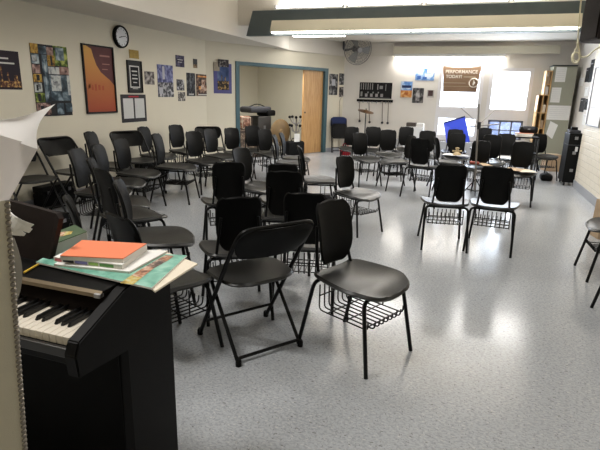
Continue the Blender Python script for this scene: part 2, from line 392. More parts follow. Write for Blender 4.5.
# bare tubes on top of the beam
for i, (x0, x1) in enumerate(((-3.31, -2.11), (-2.07, -.87), (-.83, .37), (.41, 1.61))):
    t = thing('fluorescent_batten', ['leftmost of four bare fluorescent battens above the dark beam', 'second from left of the four bare battens above the dark beam', 'third from left of the four bare battens above the dark beam', 'rightmost of the four bare battens above the dark beam'][i], 'light fixture', group='bare battens above the beam')
    link('batten_body', bx((x0, YM-.10, 2.792), (x1, YM-.03, 2.815)), white_m, t)
    bm = bmesh.new(); tube(bm, [(x0+.03, YM-.085, 2.845), (x1-.03, YM-.085, 2.845)], .022, 10); link('tube', bm, tube_m, t)
    [link('lamp_holder', bx((xx, YM-.1, 2.815), (xx+.03, YM-.06, 2.87)), grey_m, t) for xx in (x0, x1-.03)]
# short strip on the low ceiling; the unseen pair behind the beam is added
def ceil_fix(name, label, x0, x1, y, z, w=.2, group=None, lens=None):
    t = thing(name, label, 'light fixture', group=group)
    link('fixture_housing', bx((x0, y-w/2, z-.04), (x1, y+w/2, z-.001)), white_m, t); link('light_lens', bx((x0+.03, y-w/2+.02, z-.07), (x1-.03, y+w/2-.02, z-.041), .01), lens or tube2_m, t); return t
ceil_fix('ceiling_light', 'short ceiling light peeking out just below the left end of the dark beam', -3.85, -2.65, 10.6, HB)
for x_, w_ in ((-1.3, 'left'), (.7, 'right')): ceil_fix('ceiling_light', w_+' one of two added ceiling lights, unseen behind the dark beam', x_-.6, x_+.6, 9.05, HB)  # pair added to brighten the back ceiling and wall
# board and tubes over the windows
t = thing('window_valance', 'cream light valance across the top of the window wall', 'valance')
link('valance_board', bx((-1.93, YB-.18, 2.43), (1.72, YB-.15, 2.60), .004), cream_metal, t)
bm = bmesh.new()
for x in (-1.9, 0, 1.68): box(bm, (x, YB-.15, 2.44), (x+.03, YB, 2.59))
link('valance_bracket', bm, metal_m, t)
t = thing('wall_light', 'glowing fluorescent light under the cream valance above the windows', 'light fixture')
link('fixture_housing', bx((-1.90, YB-.14, 2.37), (.62, YB, 2.43)), white_m, t)
bm = bmesh.new()
for yy in (.11, .05): tube(bm, [(-1.87, YB-yy, 2.335), (-.64, YB-yy, 2.335)], .022, 10); tube(bm, [(-.61, YB-yy, 2.335), (.60, YB-yy, 2.335)], .022, 10)
link('tube', bm, mat('bright tube', (.9, .9, .9), .5, emit=(1, .96, .88), estr=10), t)
# front part of the room: more ceiling fixtures (out of frame)
FL = 0
for y in (1.0, 4.2):
    for x in (-2.2, .6):
        ceil_fix('ceiling_light', 'unseen ceiling light over the near part of the room', x-.6, x+.6, y, HC, .3, 'near ceiling lights', mat('dim lens', (.85, .85, .85), .5, emit=(1, .97, .92), estr=1.2))
# ================================================================ stacking chair
def backrest_rows(inset=0):
    rows = []; zt, zb = .85, .495; n = 18
    for i in range(n+1):
        v = .5-.5*math.cos(PI*i/n); z = zt-(zt-zb)*v
        w = .140-.006*v
        dt = (zt-z); rc = .065
        if dt < rc: w -= rc*.8*(1-math.sqrt(max(0, 1-((rc-dt)/rc)**2)))
        db = z-zb; rb = .135
        if db < rb: w -= (w-.068)*(1-math.sqrt(max(0, 1-((rb-db)/rb)**2)))
        r = []
        for j in range(11):
            u = j/5-1
            y = w*u
            x = -.255+.055*v+.03*math.sin(v*PI)*.6 + .030*(u*w/.16)**2
            zz = z - (.012*(u**2) if i == 0 else 0)
            r.append(V((x, y, zz)))
        rows.append(r)
    return rows
def seat_rows():
    rows = []; n = 20; x0, x1 = -.205, .235
    for i in range(n+1):
        v = .5-.5*math.cos(PI*i/n); x = x0+(x1-x0)*v
        w = .185+.045*math.sin(min(1, v/.65)*PI/2)
        rf = .16; d = x1-x
        if d < rf: w -= (w-.075)*(1-math.sqrt(max(0, 1-((rf-d)/rf)**2)))
        d2 = x-x0; rr = .06
        if d2 < rr: w -= .05*(1-math.sqrt(max(0, 1-((rr-d2)/rr)**2)))
        r = []
        for j in range(13):
            u = j/6-1
            z = .449 + .010*(abs(u)**3) - .020*(1-u*u)*math.sin(PI*min(1, v*1.12)) - .030*max(0, (v-.72)/.28)**2 + .012*(1-v)
            r.append(V((x, w*u, z)))
        rows.append(r)
    return rows
CHG = 'black stacking music chairs with wire book racks'
def make_chair():
    t = thing('stacking_chair', '', 'chair', group=CHG)
    link('seat', shell(seat_rows(), V((0, 0, -1)), .026), seatv_m, t, True)
    link('backrest', shell(backrest_rows(), V((-1, 0, -.1)), .02), vinyl_m, t, True)
    R = .0115
    for s in (-1, 1):
        link('rear_leg', tb(fillet([(-.275, s*.215, 0), (-.17, s*.202, .427), (-.17, 0, .427)], .045), r=R), frame_m, t, True)
        link('front_leg', tb(fillet([(.235, s*.215, 0), (.165, s*.18, .405), (.165, 0, .405)], .045), r=R), frame_m, t, True)
        link('back_upright', tb(fillet([(-.03, s*.150, .418), (-.185, s*.150, .418), (-.222, s*.136, .56), (-.243, s*.118, .72)], .06), r=.010), frame_m, t, True)
    link('seat_rail', tb([(-.17, -.12, .41), (.165, -.12, .402)], [(-.17, .12, .41), (.165, .12, .402)], r=.009, seg=6), frame_m, t)
    # wire rack hung under the seat
    w = .0044; P = []
    for y in (-.165, .165): P.append(fillet([(-.16, y, .40), (-.16, y, .245), (.19, y, .245), (.19, y, .29)], .03, 3))
    for k in range(7):
        y = -.12+.04*k; P.append(fillet([(-.165, y, .405), (-.16, y, .245), (.20, y, .240), (.205, y, .285)], .025, 3))
    for x in (-.10, .03, .16): P.append([(x, -.165, .241), (x, .165, .241)])
    P.append([(-.163, -.165, .33), (-.163, .165, .33)]); P.append(fillet([(.05, -.165, .40), (.05, -.165, .245)], .01)); P.append(fillet([(.05, .165, .40), (.05, .165, .245)], .01))
    bm = bmesh.new()
    for p in P: tube(bm, p, w, 5)
    link('book_rack', bm, frame_m, t)
    return t
proto = make_chair(); used = [False]
def facing(px, py, phi, z):
    p = atz(px, py, z); a = math.degrees(math.atan2(p.y, p.x)); return p, math.radians(phi+a-90)
def put_chair(px, py, phi, label, top=True, z=.85, world=None):
    sc_ = z/.85 if top and not world else 1
    if world: x, y, th = world
    else:
        p, th = facing(px, py, phi, z); ox = .245*sc_ if top else -.03
        x, y = p.x+ox*math.cos(th), p.y+ox*math.sin(th)
    o = proto if not used[0] else copy_tree(proto)
    used[0] = True
    o.location = (x, y, 0); o.rotation_euler = (0, 0, th); o['label'] = label; o.scale = (sc_, sc_, sc_)
    return o, x, y, th
CH = [
 (331.5, 201, -41, 'nearest black music chair, empty, side-on in the open floor centre'),
 (239.5, 197, 98, 'black music chair seen from behind, directly behind the nearest folding chair', .83),
 (229, 162, 96, 'black music chair seen from behind, second up the aisle beyond the nearest folding chair'),
 (283, 164, 88, 'black music chair almost hidden behind a matching backrest mid-room', .82),
 (284.5, 171, 88, 'black music chair whose back covers another chair back mid-room', .86),
 (305, 193, 84, 'black music chair half hidden between the near folding chair and the nearest music chair', .83),
 (343.8, 156.5, -44, 'black music chair standing alone mid-room, its wire rack in view', .79),
 (299.5, 146, 6, 'black music chair in exact side view, just left of the lone mid-room chair'),
 (359.5, 133, -62, 'black music chair with light-catching seat near the red bag', .83),
 (352, 127, -90, 'black music chair at back, nearest the angled wall, behind the light-seated chair', .83),
 (373.5, 127, -85, 'black music chair in the back row under the black percussion poster', .858),
 (388.5, 130, -82, 'black music chair in the back row just right of the percussion poster'),
 (407, 127, -100, 'black music chair against the back wall by the white cabinet'),
 (412.5, 136, 205, 'black music chair facing left with shiny seat, tucked behind a chair back', .84),
 (420, 138.5, 68, 'black music chair turned away with splayed legs, left of the two rack chairs', .87),
 (428, 131, -92, 'black music chair in the far row just left of the blue board'),
 (436, 137, 12, 'narrow side-on black chair back beside the turned-away chair', .83),
 (456, 129.5, -90, 'black music chair right in front of the blue board'),
 (458, 133.5, -90, 'black music chair with papers on its seat before the blue board', .825),
 (452.5, 165, 98, 'left of the two black rack chairs seen from behind at right', .84),
 (498, 167, 88, 'right of the two black rack chairs seen from behind at right', .84),
 (482, 141, -88, 'black music chair directly behind the tall microphone stand pole', .805),
 (485, 128, -92, 'black music chair in the far row under the window mullion'),
 (493, 135, -90, 'black music chair just right of the microphone stand, second row', .87),
 (507, 134, -90, 'black music chair between the stand group and the chair with brown papers', .85),
 (524, 142, -92, 'black music chair with brown papers spread on its seat at right'),
 (540, 134, -62, 'black music chair nearest the tall grey green cabinet', .815),
 (89, 132, -28, 'black music chair against the left wall below the red framed poster', .90),
 (75, 149, -29, 'black music chair broad-backed in front of the left wall folding chairs', .87),
 (96.5, 145, -26, 'black music chair second in, behind the dark side-on row at left'),
 (119, 139, -37, 'black music chair below the left wall clock, angled toward the camera'),
 (142.5, 127, -36, 'black music chair by left wall under the pinned notice sheets', .885),
 (155.5, 134, -22, 'black music chair turned side-on in the middle of the left group', .885),
 (175, 125, -53, 'black music chair by the left wall under the two tall blue photos', .875),
 (193, 131.5, -56, 'black music chair with full oval back, front of left back row', .86),
 (209, 129, -46, 'black music chair in front of the far folding chair at left', .86),
 (231, 128, -62, 'black music chair beside the teal door jamb', .84),
 (240, 148, -42, 'black music chair with lit oval back below the teal jamb, mid aisle'),
 (252, 126, -70, 'black music chair in the closet mouth in front of the brown chest'),
 (264, 129.5, -60, 'broad black music chair in front of the closet clutter', .83),
 (274, 135, -8, 'left of two side-on black chairs before the closet'),
 (281, 133, -10, 'right of two side-on black chairs before the closet, by the tan gong', .83),
 (68, 197, 0, 'nearest side-on black chair back behind the piano music rest', .842),
 (90, 158.5, -10, 'farthest of the dark side-on chairs in the left aisle row', .845),
 (100.5, 169, 24, 'second farthest of the dark side-on chairs in the left aisle row'),
 (118, 181, -8, 'third of the dark side-on chairs in the left aisle row'),
 (117.5, 214.5, 27, 'black music chair beside the piano end, its back just behind the coral book', .842),
]
CHP = {}
for px, py, phi, lab, *zz in CH:
    CHP[(px, py)] = put_chair(px, py, phi, lab, z=zz[0] if zz else .85)
th = math.radians(176)
p = atz(573.5, 265, 0); CHP['z1'] = put_chair(0, 0, 0, 'black music chair cut by the right frame edge, farther of two', world=(p.x+.25, p.y-.215, math.radians(182)))
p = atz(590, 307, 0); CHP['z2'] = put_chair(0, 0, 0, 'black music chair leg and rack at right frame edge, nearer of two', world=(p.x+.25, p.y-.215, math.radians(182)))
# ================================================================ folding chairs
FG = 'black steel folding chairs'
def make_folder(folded=False):
    t = thing('folding_chair', '', 'chair', group=FG); R = .0125; zt = .79
    for s in (-1, 1):
        link('front_leg', tb([(.222, s*.235, .012), (-.13, s*.232, .545), (-.20, s*.23, .65)], r=R), frame_m, t, True)
        link('rear_leg', tb([(-.222, s*.205, .012), (.14, s*.205, .425)], r=.011), frame_m, t, True)
        for fx, fy_ in ((.225, .235), (-.225, .205)):
            bm = bmesh.new(); lathe(bm, [(0, 0), (.017, 0), (.017, .03), (.012, .04), (0, .04)], 10, M=Matrix.Translation((fx, s*fy_, 0))); link('foot_cap', bm, black_m, t, True)
    link('back_hoop', tb(fillet([(-.20, -.23, .65), (-.305, -.225, zt), (-.305, .225, zt), (-.20, .23, .65)], .075, 6), r=R), frame_m, t, True)
    link('crossbar', tb([(.15, -.234, .12), (.15, .234, .12)], r=.009), frame_m, t, True)
    link('rear_crossbar', tb(fillet([(-.21, -.205, .035), (-.20, -.19, .03), (-.20, .19, .03), (-.21, .205, .035)], .02), r=.010), frame_m, t, True)
    rows = []
    for i in range(9):
        v = i/8; r = []
        for j in range(13):
            u = j/6-1; z = zt-.004-.175*v; w = .222-.0*v
            if v > .5: w -= .05*((v-.5)/.5)**2
            if v < .25: w -= .05*((.25-v)/.25)**2
            r.append(V((-.30+.112*v - .035*(1-u*u) , w*u, z+.0)))
        rows.append(r)
    link('backrest', shell(rows, V((-.8, 0, -.5)), .016), vinyl_m, t, True)
    rows = []
    for i in range(13):
        v = i/12; x = -.19+.385*v; w = .19+.035*math.sin(v*PI*.75)
        for lim, rr in ((x+.19, .10), (.195-x, .11)):
            if lim < rr: w -= (w-.10)*(1-math.sqrt(max(0, 1-((rr-lim)/rr)**2)))
        rows.append([V((x, w*u, .452-.014*(1-u*u)*math.sin(PI*v)-.012*max(0, (v-.7)/.3)**2)) for u in [j/6-1 for j in range(13)]])
    link('seat', shell(rows, V((0, 0, -1)), .022), seatv_m, t, True)
    return t
fold = make_folder(); fold.location = (-1.11, 2.435, 0); fold.rotation_euler = (0, 0, math.radians(143.5))
fold['label'] = 'nearest black folding chair, open, turned away left of the nearest music chair'
def put_fold(px, py, phi, label, z=.8, top=True):
    p, th = facing(px, py, phi, z); o = copy_tree(fold); k = .305 if top else 0; s_ = z/.8 if top else 1; o.scale = (s_, s_, s_)
    o.location = (p.x+k*math.cos(th), p.y+k*math.sin(th), 0); o.rotation_euler = (0, 0, th); o['label'] = label
put_fold(55, 137, -50, 'black folding chair against the left wall below the collage poster', z=.865)
put_fold(31, 171, -60, 'black folding chair at far left, mostly hidden by the hanging white paper', z=.53, top=False)
put_fold(125.5, 131, -60, 'black folding chair at the left wall under the clock notices', z=.865)
put_fold(207.5, 126.5, -78, 'farthest open black folding chair, beside the teal door jamb at left', z=.82)
# folded chair leaning at the angled wall
t = thing('folded_chair', 'folded black chair leaning on the wall right of the teal door frame', 'chair', loc=cw(3.72, -.27, 0), rz=math.radians(-62))
def lean(x, z): return (x-.11*z/.9, z)
bm = bmesh.new()
for s in (-1, 1):
    tube(bm, [(.02, s*.19, .0), (-.10, s*.19, .80)], .012, 8); tube(bm, [(.05, s*.165, .0), (-.05, s*.165, .62)], .011, 8)
link('leg_frame', bm, frame_m, t, True)
link('crossbar', tb([(.01, -.19, .13), (.01, .19, .13)], [(.02, -.165, .05), (.02, .165, .05)], r=.009), frame_m, t)
for nm, z0, z1, off, m_ in (('backrest', .62, .88, -.025, navy_m), ('seat', .36, .72, .02, vinyl_m)):
    rows = []
    for i in range(9):
        v = i/8; z = z1-(z1-z0)*v; w = .205
        for lim in (z1-z, z-z0):
            if lim < .07: w -= .07*(1-math.sqrt(max(0, 1-((.07-lim)/.07)**2)))
        rows.append([V((.02-.15*z/.9+off+.012*abs(u)**2, w*u, z)) for u in [j/4-1 for j in range(9)]])
    link(nm, shell(rows, V((-1, 0, 0)), .02), m_, t, True)
# ================================================================ digital piano
PX = -.95; PW = 1.36
t = thing('digital_piano', 'dark digital piano in the left foreground with its keyboard open', 'piano', loc=(PX-PW/2, 1.16, 0))
def L(x, y, z): return (x-(PX-PW/2), y-1.16, z)
def panel(x0, x1, prof):
    bm = bmesh.new(); hexa(bm, [L(x0, y, z) for y, z in prof], [L(x1, y, z) for y, z in prof]); return bm
prof = [(.935, .665), (.928, .735), (.945, .772), (1.150, .853), (1.21, .858), (1.39, .858), (1.39, 0), (1.135, 0), (1.145, .65)]
for x0 in (PX-.042, PX-PW):
    bm = panel(x0, x0+.042, prof); bmesh.ops.bevel(bm, geom=[e for e in bm.edges if e.calc_length() > .02], offset=.004, segments=2, affect='EDGES')
    link('end_panel', bm, piano_m, t, False)
xi0, xi1 = PX-PW+.043, PX-.043
link('kick_board', bx(L(xi0, 1.24, .004), L(xi1, 1.26, .66)), mat('piano kick board', (.003, .003, .003), .6, spec=.1), t)
link('lid', bx(L(xi0, 1.10, .844), L(xi1, 1.385, .858), .003), piano_m, t)
link('keybed', bx(L(xi0, .95, .69), L(xi1, 1.3, .735), .003), piano_m, t)
link('key_slip', bx(L(xi0, .942, .715), L(xi1, .957, .745), .003), mat('dark key slip', (.02, .018, .017), .35), t)
bm = bmesh.new(); hexa(bm, [L(xi0, 1.098, .775), L(xi1, 1.098, .775), L(xi1, 1.12, .775), L(xi0, 1.12, .775)], [L(xi0, 1.16, .83), L(xi1, 1.16, .83), L(xi1, 1.18, .83), L(xi0, 1.18, .83)])
link('control_panel', bm, pianob_m, t)
bm = bmesh.new(); hexa(bm, [L(xi0, 1.090, .838), L(xi1, 1.090, .838), L(xi1, 1.0995, .844), L(xi0, 1.0995, .844)], [L(xi0, 1.090, .850), L(xi1, 1.090, .850), L(xi1, 1.0995, .8575), L(xi0, 1.0995, .8575)])
o = link('fallboard_strip', bm, gold_m, t); o['label'] = 'bronze edge strip above the keys'
bm = bmesh.new(); box(bm, L(xi1-.022, 1.084, .838), L(xi1, 1.105, .852), 0, .002); o = link('strip_end_cap', bm, metal_m, t)
# keys: 52 white, 36 black
kw = (xi1-xi0-.006)/52
for i in range(52):
    xr = xi1-.003-i*kw; link('white_key', bx(L(xr-kw+.0006, .958, .745), L(xr-.0006, 1.11, .772), .0018), key_m, t)
# going down from top C: white index from right 0=C8,1=B,2=A,3=G,4=F,5=E,6=D,7=C
for i in range(51):
    nm = 'CBAGFED'[i % 7]; nxt = 'CBAGFED'[(i+1) % 7]
    if nm+nxt in ('BA', 'AG', 'GF', 'ED', 'DC'):
        xb = xi1-.003-(i+1)*kw
        bm = bmesh.new(); hexa(bm, [L(xb-.0055, 1.006, .770), L(xb+.0055, 1.006, .770), L(xb+.0055, 1.11, .770), L(xb-.0055, 1.11, .770)], [L(xb-.0045, 1.016, .784), L(xb+.0045, 1.016, .784), L(xb+.0045, 1.11, .785), L(xb-.0045, 1.11, .785)])
        link('black_key', bm, bkey_m, t)
# music rest standing on the lid, turned slightly
q = [aty(6.7, 200, 1.28), aty(56, 213.5, 1.25), aty(59, 219, 1.245), aty(50, 258, 1.23), aty(47, 262, 1.23)]
a0, a1, a2, a3, a4 = q
left = V((-.42, .05, 0))
outl = [a0+left+V((0, 0, .03)), a0, a1, a2, a3, V((a4.x, a4.y, .858)), V((a0.x-.05, a0.y-.03, .858)), V((a0.x-.40, a0.y+.02, .858))]
bm = bmesh.new(); b_ = [p-V((PX-PW/2, 1.16, 0)) for p in outl]; hexa(bm, b_, [p+V((.004, .018, 0)) for p in b_]); bmesh.ops.triangulate(bm, faces=[f for f in bm.faces if len(f.verts) > 4])
o = link('music_rest', bm, pianob_m, t); o['label'] = 'brown black music rest'
# ---- books on the lid
def slab(name, quad, z0, th, mats, parent=None, mi_top=1):
    b = [V((p.x, p.y, z0)) for p in quad]; bm = bmesh.new(); vs = hexa(bm, b, [p+V((0, 0, th)) for p in b])
    bm.normal_update(); bm.faces.ensure_lookup_table(); bm.faces[1].material_index = mi_top if len(mats) > 1 else 0
    if len(mats) > 2: bm.faces[0].material_index = 2
    return link(name, bm, mats, parent)
def zq(pts, z): return [atz(x, y, z) for x, y in pts]
teal2 = photo('teal songbook cover', [(.10, .30, .22), (.20, .46, .36), (.34, .58, .48)], 14)
coral = mat('coral cover', (.80, .22, .10), .5)
pad_side = mat('page edges', (.70, .66, .60), .7, noise=.1, nscale=300)
ph1 = photo('warm photo', [(.10, .03, .02), (.40, .17, .08), (.65, .50, .38)], 45); ph2 = photo('dark photo', [(.02, .015, .015), (.12, .07, .05), (.5, .36, .28)], 45); ph3 = photo('yellow photo', [(.25, .16, .03), (.55, .40, .08), (.5, .5, .3)], 50)
ZL = .859
t = thing('cream_sheet_music', 'cream edged music book lowest in the stack, jutting over the piano end', 'book')
slab('page_block', zq([(155, 291.5), (112, 258), (160, 250), (197.5, 264)], ZL+.004), ZL, .006, [paper2_m, paper2_m], t)
t = thing('teal_songbook', 'teal green songbook with photo collage near the bottom of the stack', 'book')
quad = zq([(38, 261), (62, 247), (186, 256), (152, 288.5)], ZL+.012)
mid = atz(95, 276, ZL+.012)
quad = zq([(36, 262), (62, 247), (187, 255.5), (151.5, 288)], ZL+.012)
quad.insert(4, mid) if False else None
slab('cover', quad, ZL+.0065, .006, [paper_m, teal2], t)
bm = bmesh.new()
def decal(bm, pts, z, mi=0): bm.faces.new([bm.verts.new(V((*atz(x, y, z).xy, z))) for x, y in pts]).material_index = mi
zc = ZL+.0135
for pts, mi in (([(120, 283), (131, 275.5), (142, 277.5), (133, 284.5)], 2), ([(131, 275.5), (146, 266), (154, 268), (142, 277.5)], 0), ([(146, 266), (158, 259), (167, 261), (154, 268)], 1), ([(158, 259), (166, 255), (174, 256), (167, 261)], 0)): decal(bm, pts, zc, mi)
link('cover_photo', bm, [ph1, ph2, ph3], t)
t = thing('white_booklet', 'white booklet lying on the teal songbook', 'book')
slab('page_block', zq([(54, 264), (80, 248), (168, 250.5), (129, 271.5)], ZL+.020), ZL+.0130, .007, [pad_side, paper_m], t)
t = thing('picture_book', 'paperback with colourful picture edge under the coral book', 'book')
q3 = zq([(53.5, 257), (82, 242), (147, 246.5), (122, 265)], ZL+.036)
slab('page_block', q3, ZL+.0205, .0155, [pad_side, paper_m], t)
bm = bmesh.new(); a, b = V(q3[0]), V(q3[3]); n = (b-a).normalized(); fn = V((n.y, -n.x, 0))
if fn.y > 0: fn = -fn
for (f0, f1, mi) in ((.02, .12, 0), (.14, .30, 1), (.32, .50, 2), (.52, .66, 3), (.68, .88, 4)):
    p0, p1 = a+(b-a)*f0+fn*.001, a+(b-a)*f1+fn*.001
    bm.faces.new([bm.verts.new((p.x, p.y, z)) for p, z in ((p0, ZL+.0225), (p1, ZL+.0225), (p1, ZL+.033), (p0, ZL+.033))]).material_index = mi
link('spine_picture', bm, [mat('pink', (.6, .16, .18), .5), dgrey_m, mat('violet', (.22, .22, .5), .5), mat('lime', (.3, .5, .12), .5), mat('green', (.12, .3, .08), .5)], t)
t = thing('coral_book', 'coral orange covered book on top of the stack on the piano', 'book')
q4 = zq([(60, 255.5), (82, 240), (146.5, 243.5), (123, 258.5)], ZL+.052)
slab('page_block', q4, ZL+.0362, .013, [pad_side, paper_m], t)
slab('cover', q4, ZL+.0493, .003, [coral, coral], t)
# green box file behind
t = thing('green_book_stack', 'green topped stack of music beside the piano music rest', 'book')
q5 = [V((*p.xy, 0)) for p in zq([(46, 249), (52, 231), (84, 231.5), (84, 236)], .92)]
q5 = [atz(50, 246, .915)+V((-.005, .02, 0)), atz(84, 233, .915)+V((-.005, .02, 0)), atz(72, 226, .915)+V((-.005, .02, 0)), atz(44, 237, .915)+V((-.005, .02, 0))]
slab('page_block', q5, ZL+.001, .052, [mat('grey board', (.35, .36, .32), .7), paper_m], t)
slab('cover', q5, ZL+.0535, .003, [mat('olive green', (.05, .09, .04), .5), mat('olive green', (.05, .09, .04), .5)], t)
bm = bmesh.new(); decal(bm, [(53, 237), (55, 233), (66, 231.5), (63, 236)], ZL+.0575, 0); decal(bm, [(63, 236), (66, 231.5), (73, 231), (71, 234)], ZL+.0575, 1); link('cover_photo', bm, [ph1, ph3], t)
p0, p1 = atz(24, 272.5, ZL+.005), atz(51, 257, ZL+.005)
t = thing('pencil', 'yellow pencil lying on the piano lid beside the music rest', 'pencil')
p0.y = max(p0.y, 1.105)
link('shaft', tb([p0, p0+(p1-p0)*.93], r=.0035, seg=6), mat('pencil yellow', (.75, .50, .06), .4), t); link('tip', tb([p0+(p1-p0)*.93, p1], r=[.0035, .0008], seg=6), brown_m, t)
# ================================================================ nail-trimmed board and papers, left edge
t = thing('nail_trimmed_board', 'cream upholstered board edged with dark nail heads at the left edge', 'board')
e0, e1 = aty(9, 190, .62), aty(27.5, 450, .62)
d = (e1-e0); e0b = e0-d*.04; e1b = e0+d*(e0.z/(-d.z))
lw = V((-.27, -.32, 0)); th_ = V((-.024, .02, 0))
bm = bmesh.new(); hexa(bm, [e1b, e1b+lw, e1b+lw+th_, e1b+th_], [e0b, e0b+lw, e0b+lw+th_, e0b+th_]); link('panel', bm, mat('cream cloth', (.56, .52, .40), .8, noise=.06, nscale=25, bump=.3, bscale=500), t)
nail_m = mat('antique nail', (.30, .27, .23), .35, metal=.85)
nn = lw.cross(d).normalized(); nn = nn if nn.dot(CAM-e0) > 0 else -nn
npitch = .0108; nlen = (e1b-e0b).length; nb = int(nlen/npitch); dirn = (e1b-e0b).normalized()
Mq = nn.to_track_quat('Z', 'Y').to_matrix().to_4x4()
bmr = bmesh.new()
for i in range(nb):
    c = e0b + dirn*npitch*(i+.5) + lw.normalized()*.004
    if c.z < .02: break
    M_ = Matrix.Translation(c) @ Mq
    if i < 60:
        bm = bmesh.new(); lathe(bm, [(.0052, -.001), (.0050, .0012), (.0036, .0032), (0, .0042)], 10, M=M_); link('nail_head', bm, nail_m, t, True)
    else: lathe(bmr, [(.0052, -.001), (.0050, .0012), (.0036, .0032), (0, .0042)], 8, M=M_)
o = link('nail_head', bmr, nail_m, t, True); o['kind'] = 'stuff'
# papers clipped to the board
def psheet(name, label, pts, dist, fn=None, m_=thinp_m):
    c = [aty(x, y, dd) for (x, y), dd in zip(pts, dist)]
    o = link(name, shell(sheet_grid(*c, 10, 10, fn), V((0, 1, 0)), .0006, rim=.1), m_, None, True); return tag(o, label, 'paper')
psheet('paper_sheet', 'large grey-lit sheet of paper hanging at the left edge', [(-45, 112), (39, 146), (9, 200), (-45, 205)], (.56, .60, .595, .56), lambda u, v: V((0, -.02*math.sin(u*PI), 0)))
psheet('curled_paper_sheet', 'bright white paper corner curling up over the left edge sheet', [(-30, 126), (4, 119.5), (55, 104), (37, 149)], (.74, .72, .66, .545), lambda u, v: V((-.016*math.sin(u*PI)*v*v, .02*math.sin(u*PI)*math.sin(v*PI), -.004*math.sin(v*PI)*u)))
psheet('paper_sheet', 'shade-grey paper with rounded edge hanging behind the nail-trimmed board', [(4, 236), (14, 238), (20, 292), (4, 336)], (.665, .665, .67, .665), lambda u, v: V((.012*math.sin(v*PI)*u, 0, 0)), mat('shade-grey paper', (.26, .25, .24), .7))  # sheet hangs in shade; the shade is put into its grey colour
for k, (pp, lab) in enumerate((([(5, 205), (9, 210), (34, 224.5), (29, 229)], 'topmost torn white paper strip before the music rest'), ([(5, 221), (9, 211), (32.5, 229), (29, 233)], 'middle torn white paper strip before the music rest'), ([(4, 232), (9, 216), (26, 233.5), (24, 236)], 'lowest torn white paper strip before the music rest'))):
    c = [aty(x, y, 1.19+.012*k) for x, y in pp]
    tag(link('paper_strip', shell(sheet_grid(c[0], c[1], c[2], c[3], 3, 6, lambda u, v: V((0, -.012*math.sin(v*PI), 0))), V((0, 1, 0)), .0006, rim=.1), paper_m), lab, 'paper', 'torn paper strips')
# ================================================================ wall pictures
class Plane:
    def __init__(s, o, u, n): s.o, s.u, s.n = V(o), V(u), V(n)
    def P(s, a, z, off=0): return s.o+s.u*a+V((0, 0, z))+s.n*off
    def M(s, a, z, off): return Matrix((s.u, V((0, 0, 1)), s.n)).transposed().to_4x4() if False else Matrix.Translation(s.P(a, z, off)) @ Matrix((s.u, V((0, 0, 1)), s.n)).transposed().to_4x4()
WL = Plane((XL, 0, 0), (0, 1, 0), (1, 0, 0)); WB = Plane((0, YB, 0), (1, 0, 0), (0, -1, 0)); WRN = Plane((XR, 0, 0), (0, -1, 0), (-1, 0, 0)); WR = Plane((XR2, 0, 0), (0, -1, 0), (-1, 0, 0))
WA = Plane(cw(0, 0, 0), DW, NW)
def pslab(bm, pl, a0, z0, a1, z1, o0, o1, mi=0):
    hexa(bm, [pl.P(a0, z0, o0), pl.P(a1, z0, o0), pl.P(a1, z1, o0), pl.P(a0, z1, o0)], [pl.P(a0, z0, o1), pl.P(a1, z0, o1), pl.P(a1, z1, o1), pl.P(a0, z1, o1)], mi)
def ppoly(bm, pl, pts, off, mi): bm.faces.new([bm.verts.new(pl.P(a, z, off)) for a, z in pts]).material_index = mi
def dull(m):
    b = m.node_tree.nodes.get('Principled BSDF')
    if b: b.inputs['Specular IOR Level'].default_value = .12; b.inputs['Roughness'].default_value = max(.55, b.inputs['Roughness'].default_value)
def poster(name, label, pl, r, mats, patches=(), frame=None, fw_=.02, cat='poster', polys=(), group=None, off=.001):
    """r=(a0,z0,a1,z1); patches in 0..1 coords (u0,v0,u1,v1,mi)"""
    a0, z0, a1, z1 = r; W, Hh = a1-a0, z1-z0
    for m_ in mats: dull(m_)
    def body(parent):
        bm = bmesh.new(); pslab(bm, pl, a0, z0, a1, z1, off, off+.005, 0)
        for k, (u0, v0, u1, v1, mi) in enumerate(patches):
            ppoly(bm, pl, [(a0+u0*W, z0+v0*Hh), (a0+u1*W, z0+v0*Hh), (a0+u1*W, z0+v1*Hh), (a0+u0*W, z0+v1*Hh)], off+.0065+.0002*k, mi)
        for k, (pts, mi) in enumerate(polys):
            ppoly(bm, pl, [(a0+u*W, z0+v*Hh) for u, v in pts], off+.0065+.0003*k, mi)
        return link('picture' if parent else name, bm, mats, parent)
    if not frame:
        return tag(body(None), label, cat, group)
    t = thing(name, label, cat, group=group); body(t); dull(frame)
    bm = bmesh.new(); f = fw_
    for x0, y0, x1, y1 in ((a0-f, z0-f, a0, z1+f), (a1, z0-f, a1+f, z1+f), (a0, z0-f, a1, z0), (a0, z1, a1, z1+f)): pslab(bm, pl, x0, y0, x1, y1, .0, off+.022)
    link('frame', bm, frame, t); return t
def wl(px, py): p = atx(px, py, XL); return p.y, p.z
def wb(px, py): p = aty(px, py, YB); return p.x, p.z
def wr(px, py): p = atx(px, py, XR2); return -p.y, p.z
def wa(px, py):
    d = ray(px, py); tt = (WA.o-CAM).dot(NW)/d.dot(NW); p = CAM+d*tt; return (p-WA.o).dot(DW), p.z
def rect(fn, x0, y0, x1, y1):
    """pixel rect -> (a0,z0,a1,z1) averaged"""
    c = [fn(x0, y0), fn(x1, y0), fn(x1, y1), fn(x0, y1)]
    return ((c[0][0]+c[3][0])/2, (c[2][1]+c[3][1])/2, (c[1][0]+c[2][0])/2, (c[0][1]+c[1][1])/2)
D = dict
night = mat('night sky print', (.022, .016, .022), .35); lights_ = photo('city lights print', [(.02, .015, .015), (.12, .05, .03), (.6, .38, .12)], 30); pale = mat('pale lettering', (.55, .53, .50), .5)
